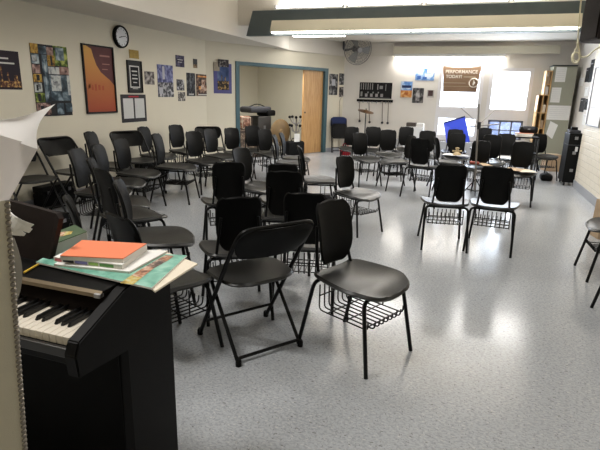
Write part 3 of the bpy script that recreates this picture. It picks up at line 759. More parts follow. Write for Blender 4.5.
poster('poster', 'night skyline poster at far left of the wall', WL, (4.05, 1.41, 4.53, 1.83), [night, lights_, pale, dgrey_m],
       [(0, .06, 1, .22, 1), (.45, .22, .49, .6, 1), (.62, .22, .66, .45, 1), (.8, .2, .9, .38, 1), (.1, .78, .7, .82, 2), (.1, .66, .85, .70, 2), (.1, .03, .35, .06, 2)])
cm = [mat('collage black', (.02, .02, .022), .35), photo('collage slate', [(.015, .02, .025), (.05, .075, .095), (.22, .28, .32)], 9), photo('collage white', [(.12, .12, .13), (.42, .44, .44), (.55, .55, .52)], 14), photo('collage amber', [(.04, .02, .01), (.32, .18, .03), (.6, .42, .10)], 14),
      photo('collage green', [(.015, .02, .01), (.09, .14, .02), (.42, .45, .12)], 13), photo('collage rose', [(.03, .02, .02), (.24, .14, .12), (.48, .34, .30)], 14), photo('collage steel', [(.03, .04, .05), (.15, .20, .23), (.42, .48, .50)], 9)]
pt = [(0, .87, .2, 1, 3), (.2, .87, .42, .98, 1), (.42, .86, .6, .97, 5), (.6, .72, 1, 1, 4), (.66, .8, .9, .98, 6), (0, .73, .2, .86, 6), (.02, .76, .14, .84, 2), (.42, .71, .62, .86, 3), (.5, .72, .55, .85, 0), (0, .60, .2, .72, 5), (.42, .60, .72, .70, 2), (.72, .60, 1, .71, 5),
      (0, .48, .22, .59, 3), (.08, .50, .16, .58, 0), (0, .34, .2, .47, 2), (.05, .36, .1, .44, 0), (.42, .22, 1, .59, 1), (.46, .36, .74, .58, 2), (.92, .3, 1, .59, 2), (0, .2, .24, .33, 4), (.06, .21, .14, .32, 0), (.26, .2, .40, .86, 1), (.31, .25, .35, .8, 6), (0, .02, .38, .19, 5), (.1, .05, .2, .15, 0), (.55, .02, .75, .18, 1), (.8, .05, 1, .18, 1)]
poster('collage_poster', 'tall music photo collage poster left of the red framed poster', WL, (4.70, 1.095, 5.27, 1.945), cm, pt, polys=[([(.5, .24), (.98, .24), (.95, .5), (.85, .57), (.72, .45)], 6), ([(.86, .23), (.95, .23), (.93, .5), (.88, .5)], 1)])
bl = [mat('maroon print', (.10, .035, .035), .35, noise=.2, nscale=8), mat('amber print', (.52, .24, .06), .35, noise=.3, nscale=5), mat('brick print', (.33, .075, .03), .35, noise=.25, nscale=6), mat('fade print', (.42, .15, .045), .35, noise=.3, nscale=6), mat('faint script', (.30, .14, .12), .5)]
def grad_mat():
    m = bpy.data.materials.new('orange dune print'); m.use_nodes = True; nt = m.node_tree; N = nt.nodes
    tc = N.new('ShaderNodeTexCoord'); sp = N.new('ShaderNodeSeparateXYZ'); cr = N.new('ShaderNodeValToRGB'); mr = N.new('ShaderNodeMapRange')
    nt.links.new(tc.outputs['Object'], sp.inputs[0]); nt.links.new(sp.outputs['Z'], mr.inputs[0]); mr.inputs[1].default_value = 1.12; mr.inputs[2].default_value = 2.0
    cr.color_ramp.elements[0].color = (.30, .06, .03, 1); cr.color_ramp.elements[1].color = (.62, .34, .09, 1); e = cr.color_ramp.elements.new(.45); e.color = (.40, .14, .045, 1)
    nt.links.new(mr.outputs[0], cr.inputs[0]); nt.links.new(cr.outputs[0], N['Principled BSDF'].inputs['Base Color']); N['Principled BSDF'].inputs['Roughness'].default_value = .3; return m
bl[1] = grad_mat()
poster('framed_poster', 'black framed poster of an orange dune shape on maroon', WL, (5.55, 1.125, 6.13, 2.0), bl,
       polys=[([(0, 0), (1, 0), (1, .42), (.86, .50), (.70, .56), (.55, .62), (.42, .72), (.34, .84), (.28, .96), (.12, 1), (0, 1)], 1)], patches=[(.10, .36, .16, .43, 2), (.2, .34, .26, .42, 2), (.30, .33, .37, .43, 2), (.42, .34, .5, .42, 2), (.55, .34, .62, .41, 2), (.55, .86, .9, .885, 4), (.62, .74, .88, .755, 4), (.6, .66, .8, .672, 4)], frame=mat('black frame', (.012, .010, .010), .35), fw_=.022)
# clock
p = atx(119.5, 36.8, XL)
t = thing('wall_clock', 'round black rimmed clock high on the left wall', 'clock', loc=(XL, p.y, p.z))
MX = Matrix.Rotation(PI/2, 4, 'Y')
bm = bmesh.new(); lathe(bm, [(0, .001), (.158, .001), (.160, .03), (.152, .05), (.135, .052), (.132, .036)], 32, M=MX); link('rim', bm, black_m, t, True)
bm = bmesh.new(); lathe(bm, [(0, .034), (.133, .034), (.133, .038), (0, .038)], 32, M=MX); o = link('dial', bm, mat('clock dial', (.62, .63, .66), .25), t)
bm = bmesh.new()
for k in range(12):
    a = k*PI/6; c = V((.0392, .112*math.cos(a), .112*math.sin(a))); M_ = Matrix.Translation(c) @ Matrix.Rotation(a, 4, 'X'); box(bm, (-.0006, -.010, -.004), (.0006, .010, .004), M=M_)
link('hour_mark', bm, black_m, t)
for nm, a, l_, w_ in (('hour_hand', math.radians(195), .06, .006), ('minute_hand', math.radians(10), .095, .004)):
    link(nm, bx((-.0006, -.012, -w_), (.0006, l_, w_), M=Matrix.Translation((.0405, 0, 0)) @ Matrix.Rotation(a, 4, 'X')), black_m, t)
def lw_(px0, py0, px1, py1): return rect(wl, px0, py0, px1, py1)
poster('small_plaque', 'small gold plaque above the black framed certificate', WL, lw_(129, 50, 138.5, 58.5), [mat('gold plaque', (.34, .23, .06), .4, noise=.4, nscale=30)], cat='plaque')
poster('framed_certificate', 'black framed certificate below the gold plaque', WL, lw_(127.5, 61.5, 141, 92), [mat('cert mat', (.03, .03, .028), .3), pale, black_m], [(.14, .14, .86, .86, 1), (.20, .18, .80, .82, 2), (.3, .66, .7, .70, 1), (.32, .54, .68, .57, 1), (.3, .42, .7, .46, 1), (.36, .30, .64, .33, 1), (.3, .1, .7, .12, 1)], frame=mat('black frame', (.012, .010, .010), .35), fw_=.012, cat='certificate')
poster('pinned_notice_board', 'black backed board with two white sheets under the certificate', WL, lw_(121, 94.5, 146, 122), [mat('notice backing', (.035, .033, .035), .5), mat('notice sheet', (.55, .55, .54), .6, noise=.1, nscale=60), red_m], [(.08, .14, .47, .86, 1), (.53, .14, .92, .86, 1), (.3, .90, .7, .95, 2)], cat='notice')
poster('small_photo', 'small square photo right of the certificate', WL, lw_(144.5, 71.5, 154, 84.5), [photo('photo grey', [(.02, .02, .02), (.16, .14, .13), (.5, .47, .44)], 16)], cat='photo')
bp1 = [photo('photo blue', [(.03, .03, .08), (.12, .13, .27), (.32, .34, .50)], 10), photo('photo bw', [(.015, .015, .017), (.11, .11, .12), (.55, .55, .56)], 15), mat('photo pale', (.38, .38, .42), .5)]
poster('photo_poster', 'tall poster, blue photo above a monochrome photo', WL, lw_(157.5, 65, 173, 97), bp1, [(0, 0, 1, .46, 1), (.3, .55, .45, .95, 2), (.5, .5, .8, .8, 0), (.05, .1, .3, .3, 2)])
poster('small_poster', 'small dark violet poster highest on the left wall corner', WL, lw_(175.5, 55.5, 184, 67), [photo('violet dark', [(.02, .018, .03), (.05, .045, .08), (.12, .11, .17)], 14), pale], [(.2, .6, .8, .66, 1), (.2, .4, .7, .44, 1)])
poster('ticket', 'tiny brown ticket right of the dark violet poster', WL, lw_(193, 59, 197, 68), [photo('ticket brown', [(.03, .02, .015), (.16, .10, .05), (.4, .3, .2)], 25), dgrey_m], [(.0, .4, 1, 1, 1)], cat='ticket')
poster('small_photo', 'upper of two small stacked black and white photos', WL, lw_(176.5, 79.5, 184, 90.5), [bp1[1]], cat='photo')
poster('small_photo', 'lower of two small stacked black and white photos, torn', WL, lw_(178, 92, 185, 101), [photo('photo bw2', [(.015, .015, .015), (.14, .13, .12), (.55, .52, .48)], 18)], cat='photo')
poster('narrow_poster', 'narrow dark poster left of the brown performer poster', WL, lw_(186.5, 73, 195, 96), [photo('narrow dark', [(.012, .012, .015), (.035, .037, .042), (.13, .14, .15)], 14), pale], [(.2, .06, .8, .10, 1)])
poster('performer_poster', 'brown toned performer poster near the left corner', WL, lw_(196, 74.5, 211, 96), [photo('performer dark', [(.015, .012, .012), (.075, .05, .04), (.34, .22, .16)], 12), orange_m, photo('skin print', [(.12, .05, .03), (.4, .26, .19), (.6, .5, .42)], 14), pale], [(.1, .86, .8, .93, 1), (.35, .45, .55, .75, 2), (.3, .25, .7, .5, 2), (.15, .3, .3, .45, 1), (.1, .04, .9, .09, 3)])
def la(*p): return rect(wa, *p)
poster('blue_framed_poster', 'blue bordered skyline poster just left of the teal door frame', WA, la(213.5, 63.5, 231.5, 93.5), [mat('violet blue mat', (.09, .09, .23), .4), photo('dusk sky', [(.02, .04, .10), (.05, .08, .18), (.16, .20, .32)], 5), photo('dusk city', [(.01, .01, .012), (.05, .04, .03), (.45, .28, .10)], 22)], [(.2, .12, .84, .9, 1), (.2, .12, .84, .42, 2), (.42, .42, .47, .62, 2), (.6, .42, .66, .56, 2)])
poster('pinned_card', 'tan card pinned over the blue poster corner', WA, la(213, 62, 219, 71), [mat('tan card', (.30, .26, .20), .6, noise=.4, nscale=20)], cat='card', off=.012)
poster('pinned_photo', 'small dark photo pinned on top of the blue poster', WA, la(217.5, 59.5, 228, 67), [photo('dark snapshot', [(.015, .015, .015), (.06, .05, .05), (.3, .28, .25)], 18)], cat='photo', off=.02)
poster('photo_print', 'large dark photo print just right of the teal door frame', WA, la(329, 74, 337.5, 95), [photo('photo dk', [(.012, .012, .014), (.06, .06, .065), (.32, .31, .30)], 9), bp1[2]], [(.3, .45, .7, .75, 1)], cat='photo')
poster('photo_print', 'upper small photo right of the dark photo print', WA, la(339, 73.5, 345.5, 85), [photo('photo dk2', [(.012, .012, .014), (.07, .07, .07), (.35, .34, .33)], 13)], cat='photo')
poster('photo_print', 'lower small photo right of the dark photo print', WA, la(339, 87, 345, 97), [photo('photo dk3', [(.02, .02, .02), (.09, .08, .075), (.38, .35, .33)], 13)], cat='photo')
# electrical box and cord under the fan
a, z = wa(351.5, 82)
t = thing('junction_box', 'dark electrical box on the wall below the fan', 'electrical box'); bm = bmesh.new(); pslab(bm, WA, a-.12, z-.07, a+.1, z+.07, 0, .05); link('box_body', bm, dgrey_m, t)
bm = bmesh.new(); pslab(bm, WA, a+.0, z-.04, a+.06, z+.03, .051, .054); link('outlet', bm, white_m, t)
bm = bmesh.new(); tube(bm, [WA.P(*wa(x, y), .03) for x, y in ((352, 64), (351.5, 71), (352, 78))], .007, 6); tag(link('power_cord', bm, dgrey_m), 'dark power cord running from the fan down to the electrical box', 'cord')
bm = bmesh.new(); tube(bm, fillet([WA.P(*wa(x, y), .02) for x, y in ((349, 85), (346, 93), (339, 99), (338.5, 150))], .1), .009, 6); tag(link('conduit', bm, mat('painted conduit', (.42, .38, .32), .5)), 'thin painted conduit running down beside the folded chair', 'conduit')
# ================================================================ back wall items
def lb(*p): return rect(wb, *p)
drum = [mat('poster black', (.015, .014, .015), .35), mat('stick grey', (.32, .30, .30), .5, noise=.3, nscale=20), grey_m]
pat = [(.04+.07*i, .55, .065+.07*i, .95, 1 if i % 2 else 2) for i in range(6)] + [(.04, .12, .10, .42, 2)] + [(.18+.16*i, .1, .26+.16*i, .30, 1) for i in range(4)] + [(.25+.16*i, .32, .29+.16*i, .42, 2) for i in range(3)] + [(.55, .55, .58, .9, 1), (.62, .6, .72, .8, 2), (.8, .5, .82, .9, 2), (.05, .03, .95, .05, 2)]
poster('percussion_poster', 'black poster of drumsticks and mallets left on the back wall', WB, lb(359.5, 82.5, 392, 98.5), drum, pat)
a0, z0, a1, z1 = lb(357, 99.5, 393, 102)
t = thing('mallet_rail', 'black wall rail with hooks under the percussion poster', 'rail')
bm = bmesh.new(); pslab(bm, WB, a0, z0, a1, z1, 0, .03); link('rail', bm, black_m, t)
for k in range(8):
    bm = bmesh.new(); a = a0+(a1-a0)*(k+.5)/8; tube(bm, fillet([WB.P(a, z0+.02, .03), WB.P(a, z0-.03, .05), WB.P(a, z0-.03, .09), WB.P(a, z0, .10)], .02, 3), .006, 6); link('hook', bm, metal_m, t)
for (xt, xb, yb_, lab) in ((360, 360, 121, 'leftmost long mallet hanging from the wall rail'), (369.5, 370, 122, 'second mallet from the left on the wall rail, behind the cymbal'), (383, 382.5, 122.5, 'third mallet from the left, left of the close pair on the rail'), (389, 388, 123, 'rightmost long mallet hanging from the wall rail')):
    t = thing('mallet', lab, 'mallet', group='mallets on the wall rail'); top = WB.P(*wb(xt, 101.5), .075); bot = WB.P(*wb(xb, yb_), .06)
    link('shaft', tb([top, bot], r=.011, seg=8), mat('mallet shaft', (.22, .19, .16), .5), t); bm = bmesh.new(); bmesh.ops.create_icosphere(bm, subdivisions=2, radius=.032, matrix=Matrix.Translation(bot)); link('mallet_head', bm, dgrey_m, t, True)
# cymbal on stand
c = aty(366, 111, 12.1)
t = thing('cymbal_stand', 'bronze cymbal on a stand in front of the back wall mallets', 'cymbal', loc=(c.x, c.y, 0))
bm = bmesh.new(); lathe(bm, [(.012, .03), (.045, .022), (.06, .008), (.20, -.012), (.20, -.015), (.05, .004), (.012, .02)], 28, M=Matrix.Translation((0, 0, c.z)) @ Matrix.Rotation(math.radians(12), 4, 'Y') @ Matrix.Rotation(math.radians(8), 4, 'X'))
o = link('cymbal', bm, mat('dull bronze', (.16, .09, .045), .4, metal=.7), t, True)
link('pole', tb([(0, 0, .1), (0, 0, c.z+.06)], r=.014), dmetal_m, t)
for k in range(3):
    a = k*2*PI/3+.4; link('leg', tb([(0, 0, .45), (.25*math.cos(a), .25*math.sin(a), .01)], r=.009), dmetal_m, t)
poster('blue_print', 'blue and white print highest on the back wall left of the banner', WB, lb(415.5, 68.5, 434.5, 80.5), [skyblue_m, mat('pale blue', (.62, .70, .80), .5, noise=.2, nscale=20), mat('deep blue', (.06, .14, .40), .5, noise=.4, nscale=20)], [(.15, .5, .4, .8, 1), (.5, .3, .9, .55, 1), (.1, .1, .3, .4, 2), (.6, .6, .9, .9, 1), (.4, .1, .6, .3, 2)])
poster('sunset_poster', 'blue over orange poster left of the grey photo on the back wall', WB, lb(400.5, 81, 412.5, 98), [mat('pale page', (.55, .52, .48), .5), skyblue_m, orange_m, navy_m], [(.03, .45, .97, .97, 1), (.03, .03, .97, .45, 2), (.1, .6, .9, .75, 3)])
poster('grey_photo', 'grey monochrome photo in the middle of the back wall', WB, lb(412.5, 88, 423.5, 103), [photo('photo dark2', [(.02, .02, .02), (.08, .075, .075), (.22, .21, .20)], 9), photo('photo light2', [(.12, .11, .11), (.33, .31, .30), (.5, .48, .46)], 9)], [(.3, .15, .65, .7, 1), (.4, .6, .6, .85, 1)], cat='photo')
poster('small_card', 'small dark card beside the left window', WB, lb(427, 90, 434, 97.5), [mat('small card paper', (.45, .42, .38), .6), mat('small card dark', (.08, .05, .05), .5, noise=.6, nscale=30)], [(.15, .2, .85, .95, 1)], cat='card')
# banner hanging in the left window
a0, z0, a1, z1 = lb(442, 66.5, 480, 92)
t = thing('banner', 'brown cloth banner hanging over the left window', 'banner')
ban_m = mat('brown banner', (.27, .165, .095), .7, noise=.2, nscale=4)
rows = []
for i in range(9):
    v = i/8
    rows.append([WB.P((a0+(a1-a0)*u)+(.5-u)*.10*v, z1-(z1-z0)*v-.025*math.sin(u*PI)*(1-v) + .0, .05+.01*math.sin(u*9)*v) for u in [j/12 for j in range(13)]])
link('cloth', shell(rows, V((0, 1, 0)), .004, rim=.1), ban_m, t, True)
link('banner_rod', tb([WB.P(a0-.02, z1+.005, .05), WB.P(a1+.02, z1+.005, .05)], r=.008), dgrey_m, t)
ct = mat('banner lettering', (.88, .82, .70), .6); acx = (a0+a1)/2
text_mesh('lettering', 'PERFORMANCE', .105, WB.M(acx, z1-.125, .068), ct, t)
text_mesh('lettering', 'TODAY!', .10, WB.M(acx-.16, z1-.235, .068), ct, t)
bm = bmesh.new()
pslab(bm, WB, acx+.06, z1-.25, acx+.33, z1-.225, .066, .067); pslab(bm, WB, acx-.40, z1-.385, acx+.12, z1-.37, .066, .067); pslab(bm, WB, acx-.38, z1-.46, acx+.30, z1-.452, .066, .067)
link('rule_line', bm, mat('banner faint ink', (.45, .36, .25), .7), t)
bm = bmesh.new(); cc = WB.P(acx+.30, z1-.37, .068); tube(bm, [cc+V((.10*math.cos(k*PI/12), 0, .10*math.sin(k*PI/12))) for k in range(24)], .010, 6, closed=True)
tube(bm, [cc+V((-.01, 0, -.05)), cc+V((.01, 0, 0)), cc+V((-.005, 0, .06))], [.012, .028, .006], 8); link('emblem', bm, ct, t)
# low heater cabinet and white cabinet along the window wall
t = thing('convector_cabinet', 'low grey heater cabinet along the back wall', 'heater'); x0 = -2.0
link('cabinet_body', bx((x0, YB-.26, 0), (1.36, YB-.012, .40), .006), lgrey_m, t)
bm = bmesh.new()
for k in range(60): box(bm, (x0+.05+k*.055, YB-.2, .4005), (x0+.07+k*.055, YB-.08, .404))
link('grille', bm, dgrey_m, t)
b0, b1 = aty(405, 126, 12.2), aty(424, 126, 12.2)
t = thing('white_cabinet', 'small white cabinet at the back wall below the small card', 'cabinet', loc=((b0.x+b1.x)/2, 12.2, 0))
w = (b1.x-b0.x)/2
link('cabinet_body', bx((-w, -.18, 0), (w, .2, b0.z), .008), white_m, t); link('cabinet_door', bx((-w+.02, -.2, .05), (w-.02, -.181, b0.z-.03), .004), white_m, t); link('handle', tb([(w-.06, -.21, .5), (w-.06, -.21, .62)], r=.006), metal_m, t)
cA, cB = aty(406.5, 126, 12.12), aty(416, 122, 12.12)
t = thing('speaker_box', 'small dark brown box lying on the white cabinet', 'box'); z_ = b0.z+.001
link('box_body', bx((cA.x, 12.05, z_), (cB.x, 12.3, z_+.09), .006), mat('dark brown case', (.06, .045, .035), .5), t); link('lid_band', bx((cA.x-.002, 12.048, z_+.06), (cB.x+.002, 12.302, z_+.066)), dmetal_m, t)
cA, cB = aty(416.8, 126, 12.12), aty(424, 122, 12.12)
t = thing('white_carton', 'white carton beside the dark box on the white cabinet', 'box')
link('carton', bx((cA.x, 12.06, z_), (cB.x, 12.3, z_+.08), .003), paper_m, t); link('flap', bx((cA.x, 12.058, z_+.078), (cB.x, 12.18, z_+.083)), paper_m, t)
t = thing('closet_light', 'closet ceiling light tucked above the door opening', 'light fixture', loc=cw(1.7, .35, 2.36), rz=math.atan2(DW.y, DW.x)); link('fixture_housing', bx((-.6, -.1, 0), (.6, .1, .039)), white_m, t); link('light_lens', bx((-.58, -.08, -.012), (.58, .08, -.001)), MATS['dim lens'], t)
# ---- fan on the wall bracket
fc = aty(358, 49.5, 12.2)
t = thing('wall_fan', 'large caged fan on a bracket high in the back left corner', 'fan', loc=fc)
fd = V((.75, -1, -.22)).normalized(); MF = fd.to_track_quat('Z', 'Y').to_matrix().to_4x4(); R_ = .355
def fp(r, a, h): return (MF @ V((r*math.cos(a), r*math.sin(a), h)))
bm = bmesh.new(); wm = mat('fan wire', (.22, .21, .20), .4, metal=.6)
for r, h in ((.06, .13), (.13, .122), (.20, .105), (.27, .08), (.32, .05), (R_, 0), (.32, -.06), (.24, -.09), (.15, -.10)):
    tube(bm, [fp(r, k*PI/18, h) for k in range(36)], .004 if r != R_ else .008, 5, closed=True)
for k in range(28):
    a = k*2*PI/28; tube(bm, [fp(r, a, h) for r, h in ((.05, .13), (.20, .105), (.30, .065), (R_, 0), (.30, -.07), (.12, -.105))], .0028, 4)
link('cage', bm, wm, t)
bm = bmesh.new(); lathe(bm, [(0, .135), (.055, .133), (.06, .12), (0, .12)], 20, M=MF); o = link('cage_badge', bm, metal_m, t)
for k in range(3):
    rows = []
    for i in range(6):
        rr = .06+.25*i/5; rows.append([V(fp(rr, k*2*PI/3+da*(1.0 if i < 4 else .85), .02+.06*da)) for da in (-.4, -.15, .15, .4)])
    link('blade', shell(rows, fd, .004, rim=.2), mat('fan blade', (.20, .20, .20), .35, metal=.8), t, True)
bm = bmesh.new(); lathe(bm, [(0, .06), (.055, .06), (.06, .03), (.06, 0), (.08, -.03), (.085, -.18), (.07, -.22), (0, -.22)], 20, M=MF); link('motor', bm, dgrey_m, t, True)
wp = V(aty(344, 40, 12.3))-fc
bm = bmesh.new(); tube(bm, fillet([MF @ V((0, 0, -.15)), MF @ V((0, 0, -.24)), wp+V((0, 0, -.25)), wp+V((0, 0, .17))], .08), .025, 8); tube(bm, [wp+V((0, 0, -.1)), wp+V((-.05, .26, -.1))], .025, 8); link('mounting_bracket', bm, dgrey_m, t, True)
# ================================================================ closet contents
t = thing('wooden_chest', 'dark brown carved chest with patterned back inside the closet', 'chest', loc=cw(1.10, .45, 0), rz=math.atan2(DW.y, DW.x))
w = .50; chest_m = wood_mat('dark walnut', (.035, .02, .012), (.07, .04, .022)); pattern_m = photo('brocade', [(.03, .018, .012), (.12, .075, .045), (.35, .26, .18)], 16)
link('chest_body', bx((-w, -.25, 0), (w, .25, .62), .01), chest_m, t); link('back_board', bx((-w, .18, .62), (w, .25, .88), .015), chest_m, t)
for k in range(4): link('carved_panel', bx((-w+.04+k*.24, -.262, .1), (-w+.22+k*.24, -.251, .56), .005), pattern_m, t)
link('upholstery', bx((-w+.06, .165, .66), (w-.06, .179, .85), .005), pattern_m, t)
t = thing('instrument_bag', 'black instrument bag lying on top of the stacked case in the closet', 'bag', loc=cw(1.85, .75, 0), rz=math.atan2(DW.y, DW.x)+.1)
link('bag_body', bx((-.42, -.2, .98), (.30, .2, 1.12), .05), dgrey_m, t, True); link('bag_pocket', bx((.12, -.24, .90), (.40, .16, 1.04), .04), black_m, t, True); link('strap', tb(fillet([(-.3, 0, 1.11), (-.1, -.05, 1.18), (.2, .05, 1.15), (.28, 0, 1.1)], .1), r=.012), black_m, t)
t = thing('stacked_case', 'dark upright case under the black bag in the closet', 'case', loc=cw(1.90, .75, 0), rz=math.atan2(DW.y, DW.x))
link('case_body', bx((-.2, -.2, 0), (.22, .2, .895), .02), mat('case charcoal', (.04, .036, .032), .6, noise=.3, nscale=10), t); link('latch', bx((-.03, -.212, .6), (.03, -.2, .68)), metal_m, t); link('latch', bx((-.03, -.212, .3), (.03, -.2, .38)), metal_m, t)
t = thing('plush_cushion', 'patterned orange and cream cushion on the brown chest', 'cushion', loc=cw(1.25, .5, .62), rz=math.atan2(DW.y, DW.x))
link('cushion', bx((-.16, -.06, .001), (.16, .08, .30), .05), photo('cushion pattern', [(.06, .03, .02), (.28, .12, .07), (.55, .42, .32)], 14), t, True); link('piping', tb([(-.12, -.065, .03), (.12, -.065, .03), (.12, -.065, .27), (-.12, -.065, .27), (-.12, -.065, .03)], r=.006), paper2_m, t)
t = thing('gong', 'round tan gong standing in the closet opening', 'gong', loc=cw(2.24, .34, 0), rz=math.atan2(NW.y, NW.x))
bm = bmesh.new(); lathe(bm, [(0, .03), (.06, .035), (.08, .012), (.29, .008), (.32, -.01), (.32, -.03), (.27, -.01), (0, -.005)], 32, M=Matrix.Translation((.0, 0, .52)) @ Matrix.Rotation(PI/2, 4, 'Y')); link('disc', bm, mat('tan gong', (.20, .125, .05), .45, noise=.3, nscale=8), t, True)
bm = bmesh.new()
for s in (-1, 1): tube(bm, [(.08, s*.30, 0), (-.02, s*.33, .62), (-.12, s*.30, 0)], .012, 6)
tube(bm, [(0, -.32, .1), (0, .32, .1)], .012, 6); link('stand', bm, dmetal_m, t)
t = thing('gig_bag', 'low black gig bag with white tag in front of the gong', 'bag', loc=cw(2.38, .02, 0), rz=math.atan2(DW.y, DW.x)-.1)
link('bag_body', bx((-.25, -.13, 0), (.25, .13, .34), .06), black_m, t, True); o = link('tag', bx((-.1, -.135, .33), (.06, -.12, .52), .004), paper_m, t); o['label'] = 'white card tag'; link('handle', tb(fillet([(-.1, 0, .33), (-.05, 0, .40), (.08, 0, .40), (.12, 0, .33)], .03), r=.012), black_m, t)
t = thing('coat_rack', 'spindly metal rack with black knobs beside the oak door', 'rack', loc=cw(2.72, .30, 0))
link('pole', tb([(0, 0, .05), (0, 0, .84)], r=.016), metal_m, t)
for k in range(4):
    a = k*PI/2+.3; link('leg', tb([(0, 0, .2), (.24*math.cos(a), .24*math.sin(a), .012)], r=.012), metal_m, t)
for k in range(10):
    a = k*2*PI/5+(.6 if k > 4 else 0); h = .82 if k < 5 else .62; e = V((.17*math.cos(a), .17*math.sin(a), h+.06)); arm = link('arm', tb(fillet([(0, 0, h-.12), (.10*math.cos(a), .10*math.sin(a), h-.08), e], .04), r=.010), metal_m, t)
    bm = bmesh.new(); bmesh.ops.create_icosphere(bm, subdivisions=2, radius=.036, matrix=Matrix.Translation(e)); link('knob', bm, black_m, arm, True)
# ================================================================ floor items
p = atz(345, 155, 0)
t = thing('red_bag', 'red lunch bag on the floor behind the lone mid-room chair', 'bag', loc=p, rz=-.2)
link('bag_body', bx((-.12, -.08, 0), (.12, .08, .20), .03), red_m, t, True); link('zip_band', bx((-.121, -.082, .155), (.121, .082, .165)), black_m, t); link('handle', tb(fillet([(-.07, 0, .19), (-.06, 0, .28), (.06, 0, .28), (.07, 0, .19)], .04), r=.012), red_m, t, True)
# cases along left wall
def case(label, x, y, sx, sy, sz, rz=0, m_=None, name='instrument_case'):
    t = thing(name, label, 'case', loc=(x, y, 0), rz=rz)
    link('case_body', bx((-sx/2, -sy/2, 0), (sx/2, sy/2, sz*.7), .012), m_ or black_m, t); link('case_lid', bx((-sx/2, -sy/2, sz*.7+.002), (sx/2, sy/2, sz), .012), m_ or black_m, t)
    link('handle', tb(fillet([(sx/2+.002, -.08, sz*.55), (sx/2+.04, -.08, sz*.6), (sx/2+.04, .08, sz*.6), (sx/2+.002, .08, sz*.55)], .02), r=.008), dmetal_m, t)
    for s in (-1, 1): link('latch', bx((sx/2, s*sy*.32-.02, sz*.62), (sx/2+.008, s*sy*.32+.02, sz*.78)), metal_m, t)
case('black instrument case on the floor under the left wall folding chairs', -4.88, 4.72, .16, .52, .27)
case('low black case at far left behind the hanging paper', -3.95, 3.55, .40, .5, .22)
case('black case under the chairs below the clock notices', -4.9, 6.75, .14, .62, .32)
# papers on chair seats
def seat_paper(ch, name, label, n, mats, spread=.16, z=.468):
    o, x, y, th = ch
    for k in range(n):
        a = random.uniform(-.5, .5)+th; dx, dy = random.uniform(-.05, .08), random.uniform(-spread, spread)*.5
        cx, cy = x+dx*math.cos(th)-dy*math.sin(th), y+dx*math.sin(th)+dy*math.cos(th)
        bm = bx((-.14, -.11, 0), (.14, .11, .004), M=Matrix.Rotation(a, 4, 'Z')); p_ = link(name, bm, mats[k % len(mats)], None, loc=(cx, cy, z+.0045*k))
        tag(p_, label[k], 'paper', 'papers on the chair seats')
seat_paper(CHP[(524, 142)], 'sheet_music', ['lowest brown sheet on the chair seat at right', 'second brown sheet on the chair seat at right', 'third brown sheet on the chair seat at right', 'topmost tan sheet on the chair seat at right'], 4, [kraft_m, brown_m, paper2_m, kraft_m], .3)
seat_paper(CHP[(458, 133.5)], 'sheet_music', ['lower white sheet on the chair before the blue board', 'upper white sheet on the chair before the blue board'], 2, [paper_m, lgrey_m], .3)
seat_paper(CHP[(507, 134)], 'sheet_music', ['lower white sheet on the chair right of the microphone stand', 'upper white sheet on the chair right of the microphone stand'], 2, [paper_m], .2)
seat_paper(CHP[(482, 141)], 'sheet_music', ['tan sheet on the chair behind the microphone stand', 'grey sheet on the chair behind the microphone stand'], 2, [kraft_m, dgrey_m], .3)
o, x, y, th = CHP[(458, 133.5)]
t = thing('desk_ornament', 'small tan figure-like rosin holder on the papered chair seat', 'ornament', loc=(x+.02, y-.05, .478))
bm = bmesh.new(); lathe(bm, [(0, 0), (.07, 0), (.06, .03), (.03, .05), (.025, .10), (.04, .12), (.0, .13)], 14); link('body', bm, mat('tan clay', (.40, .30, .16), .6), t, True); link('crossbar', tb([(-.08, 0, .06), (.08, 0, .07)], r=.012), mat('tan clay', (.40, .30, .16), .6), t)
t['label'] = 'small tan stand-like object on the papered chair seat'
o, x, y, th = CHP[(482, 141)]
tag(link('red_pouch', bx((-.07, -.04, 0), (.07, .04, .04), .015), mat('dull red pouch', (.28, .05, .03), .6), None, True, loc=(x-.08, y-.1, .482)), 'small dull red pouch on the chair by the microphone stand', 'pouch')
# blue board on stand
bq = [aty(443.5, 123, 10.3), aty(465, 116.5, 10.28), aty(470, 142, 10.18), aty(446.5, 143, 10.18)]
t = thing('blue_board_stand', 'bright blue board with dark top edge on a stand before the window', 'board', loc=(bq[2].x-.2, 10.3, 0))
off = V((bq[2].x-.2, 10.3, 0)); bm = bmesh.new(); hexa(bm, [p-off for p in bq], [p-off+V((0, .012, 0)) for p in bq]); link('board', bm, blue_m, t)
e0_, e1_ = bq[0]-off, bq[1]-off; link('top_edge', tb([e0_, e1_], r=.014, seg=6), navy_m, t)
link('pole', tb([(0, .03, .02), (0, .03, .9)], r=.013), frame_m, t)
for k in range(3):
    a = k*2*PI/3+PI/2; link('leg', tb([(0, .03, .22), (.24*math.cos(a), .03+.24*math.sin(a), .01)], r=.009), frame_m, t)
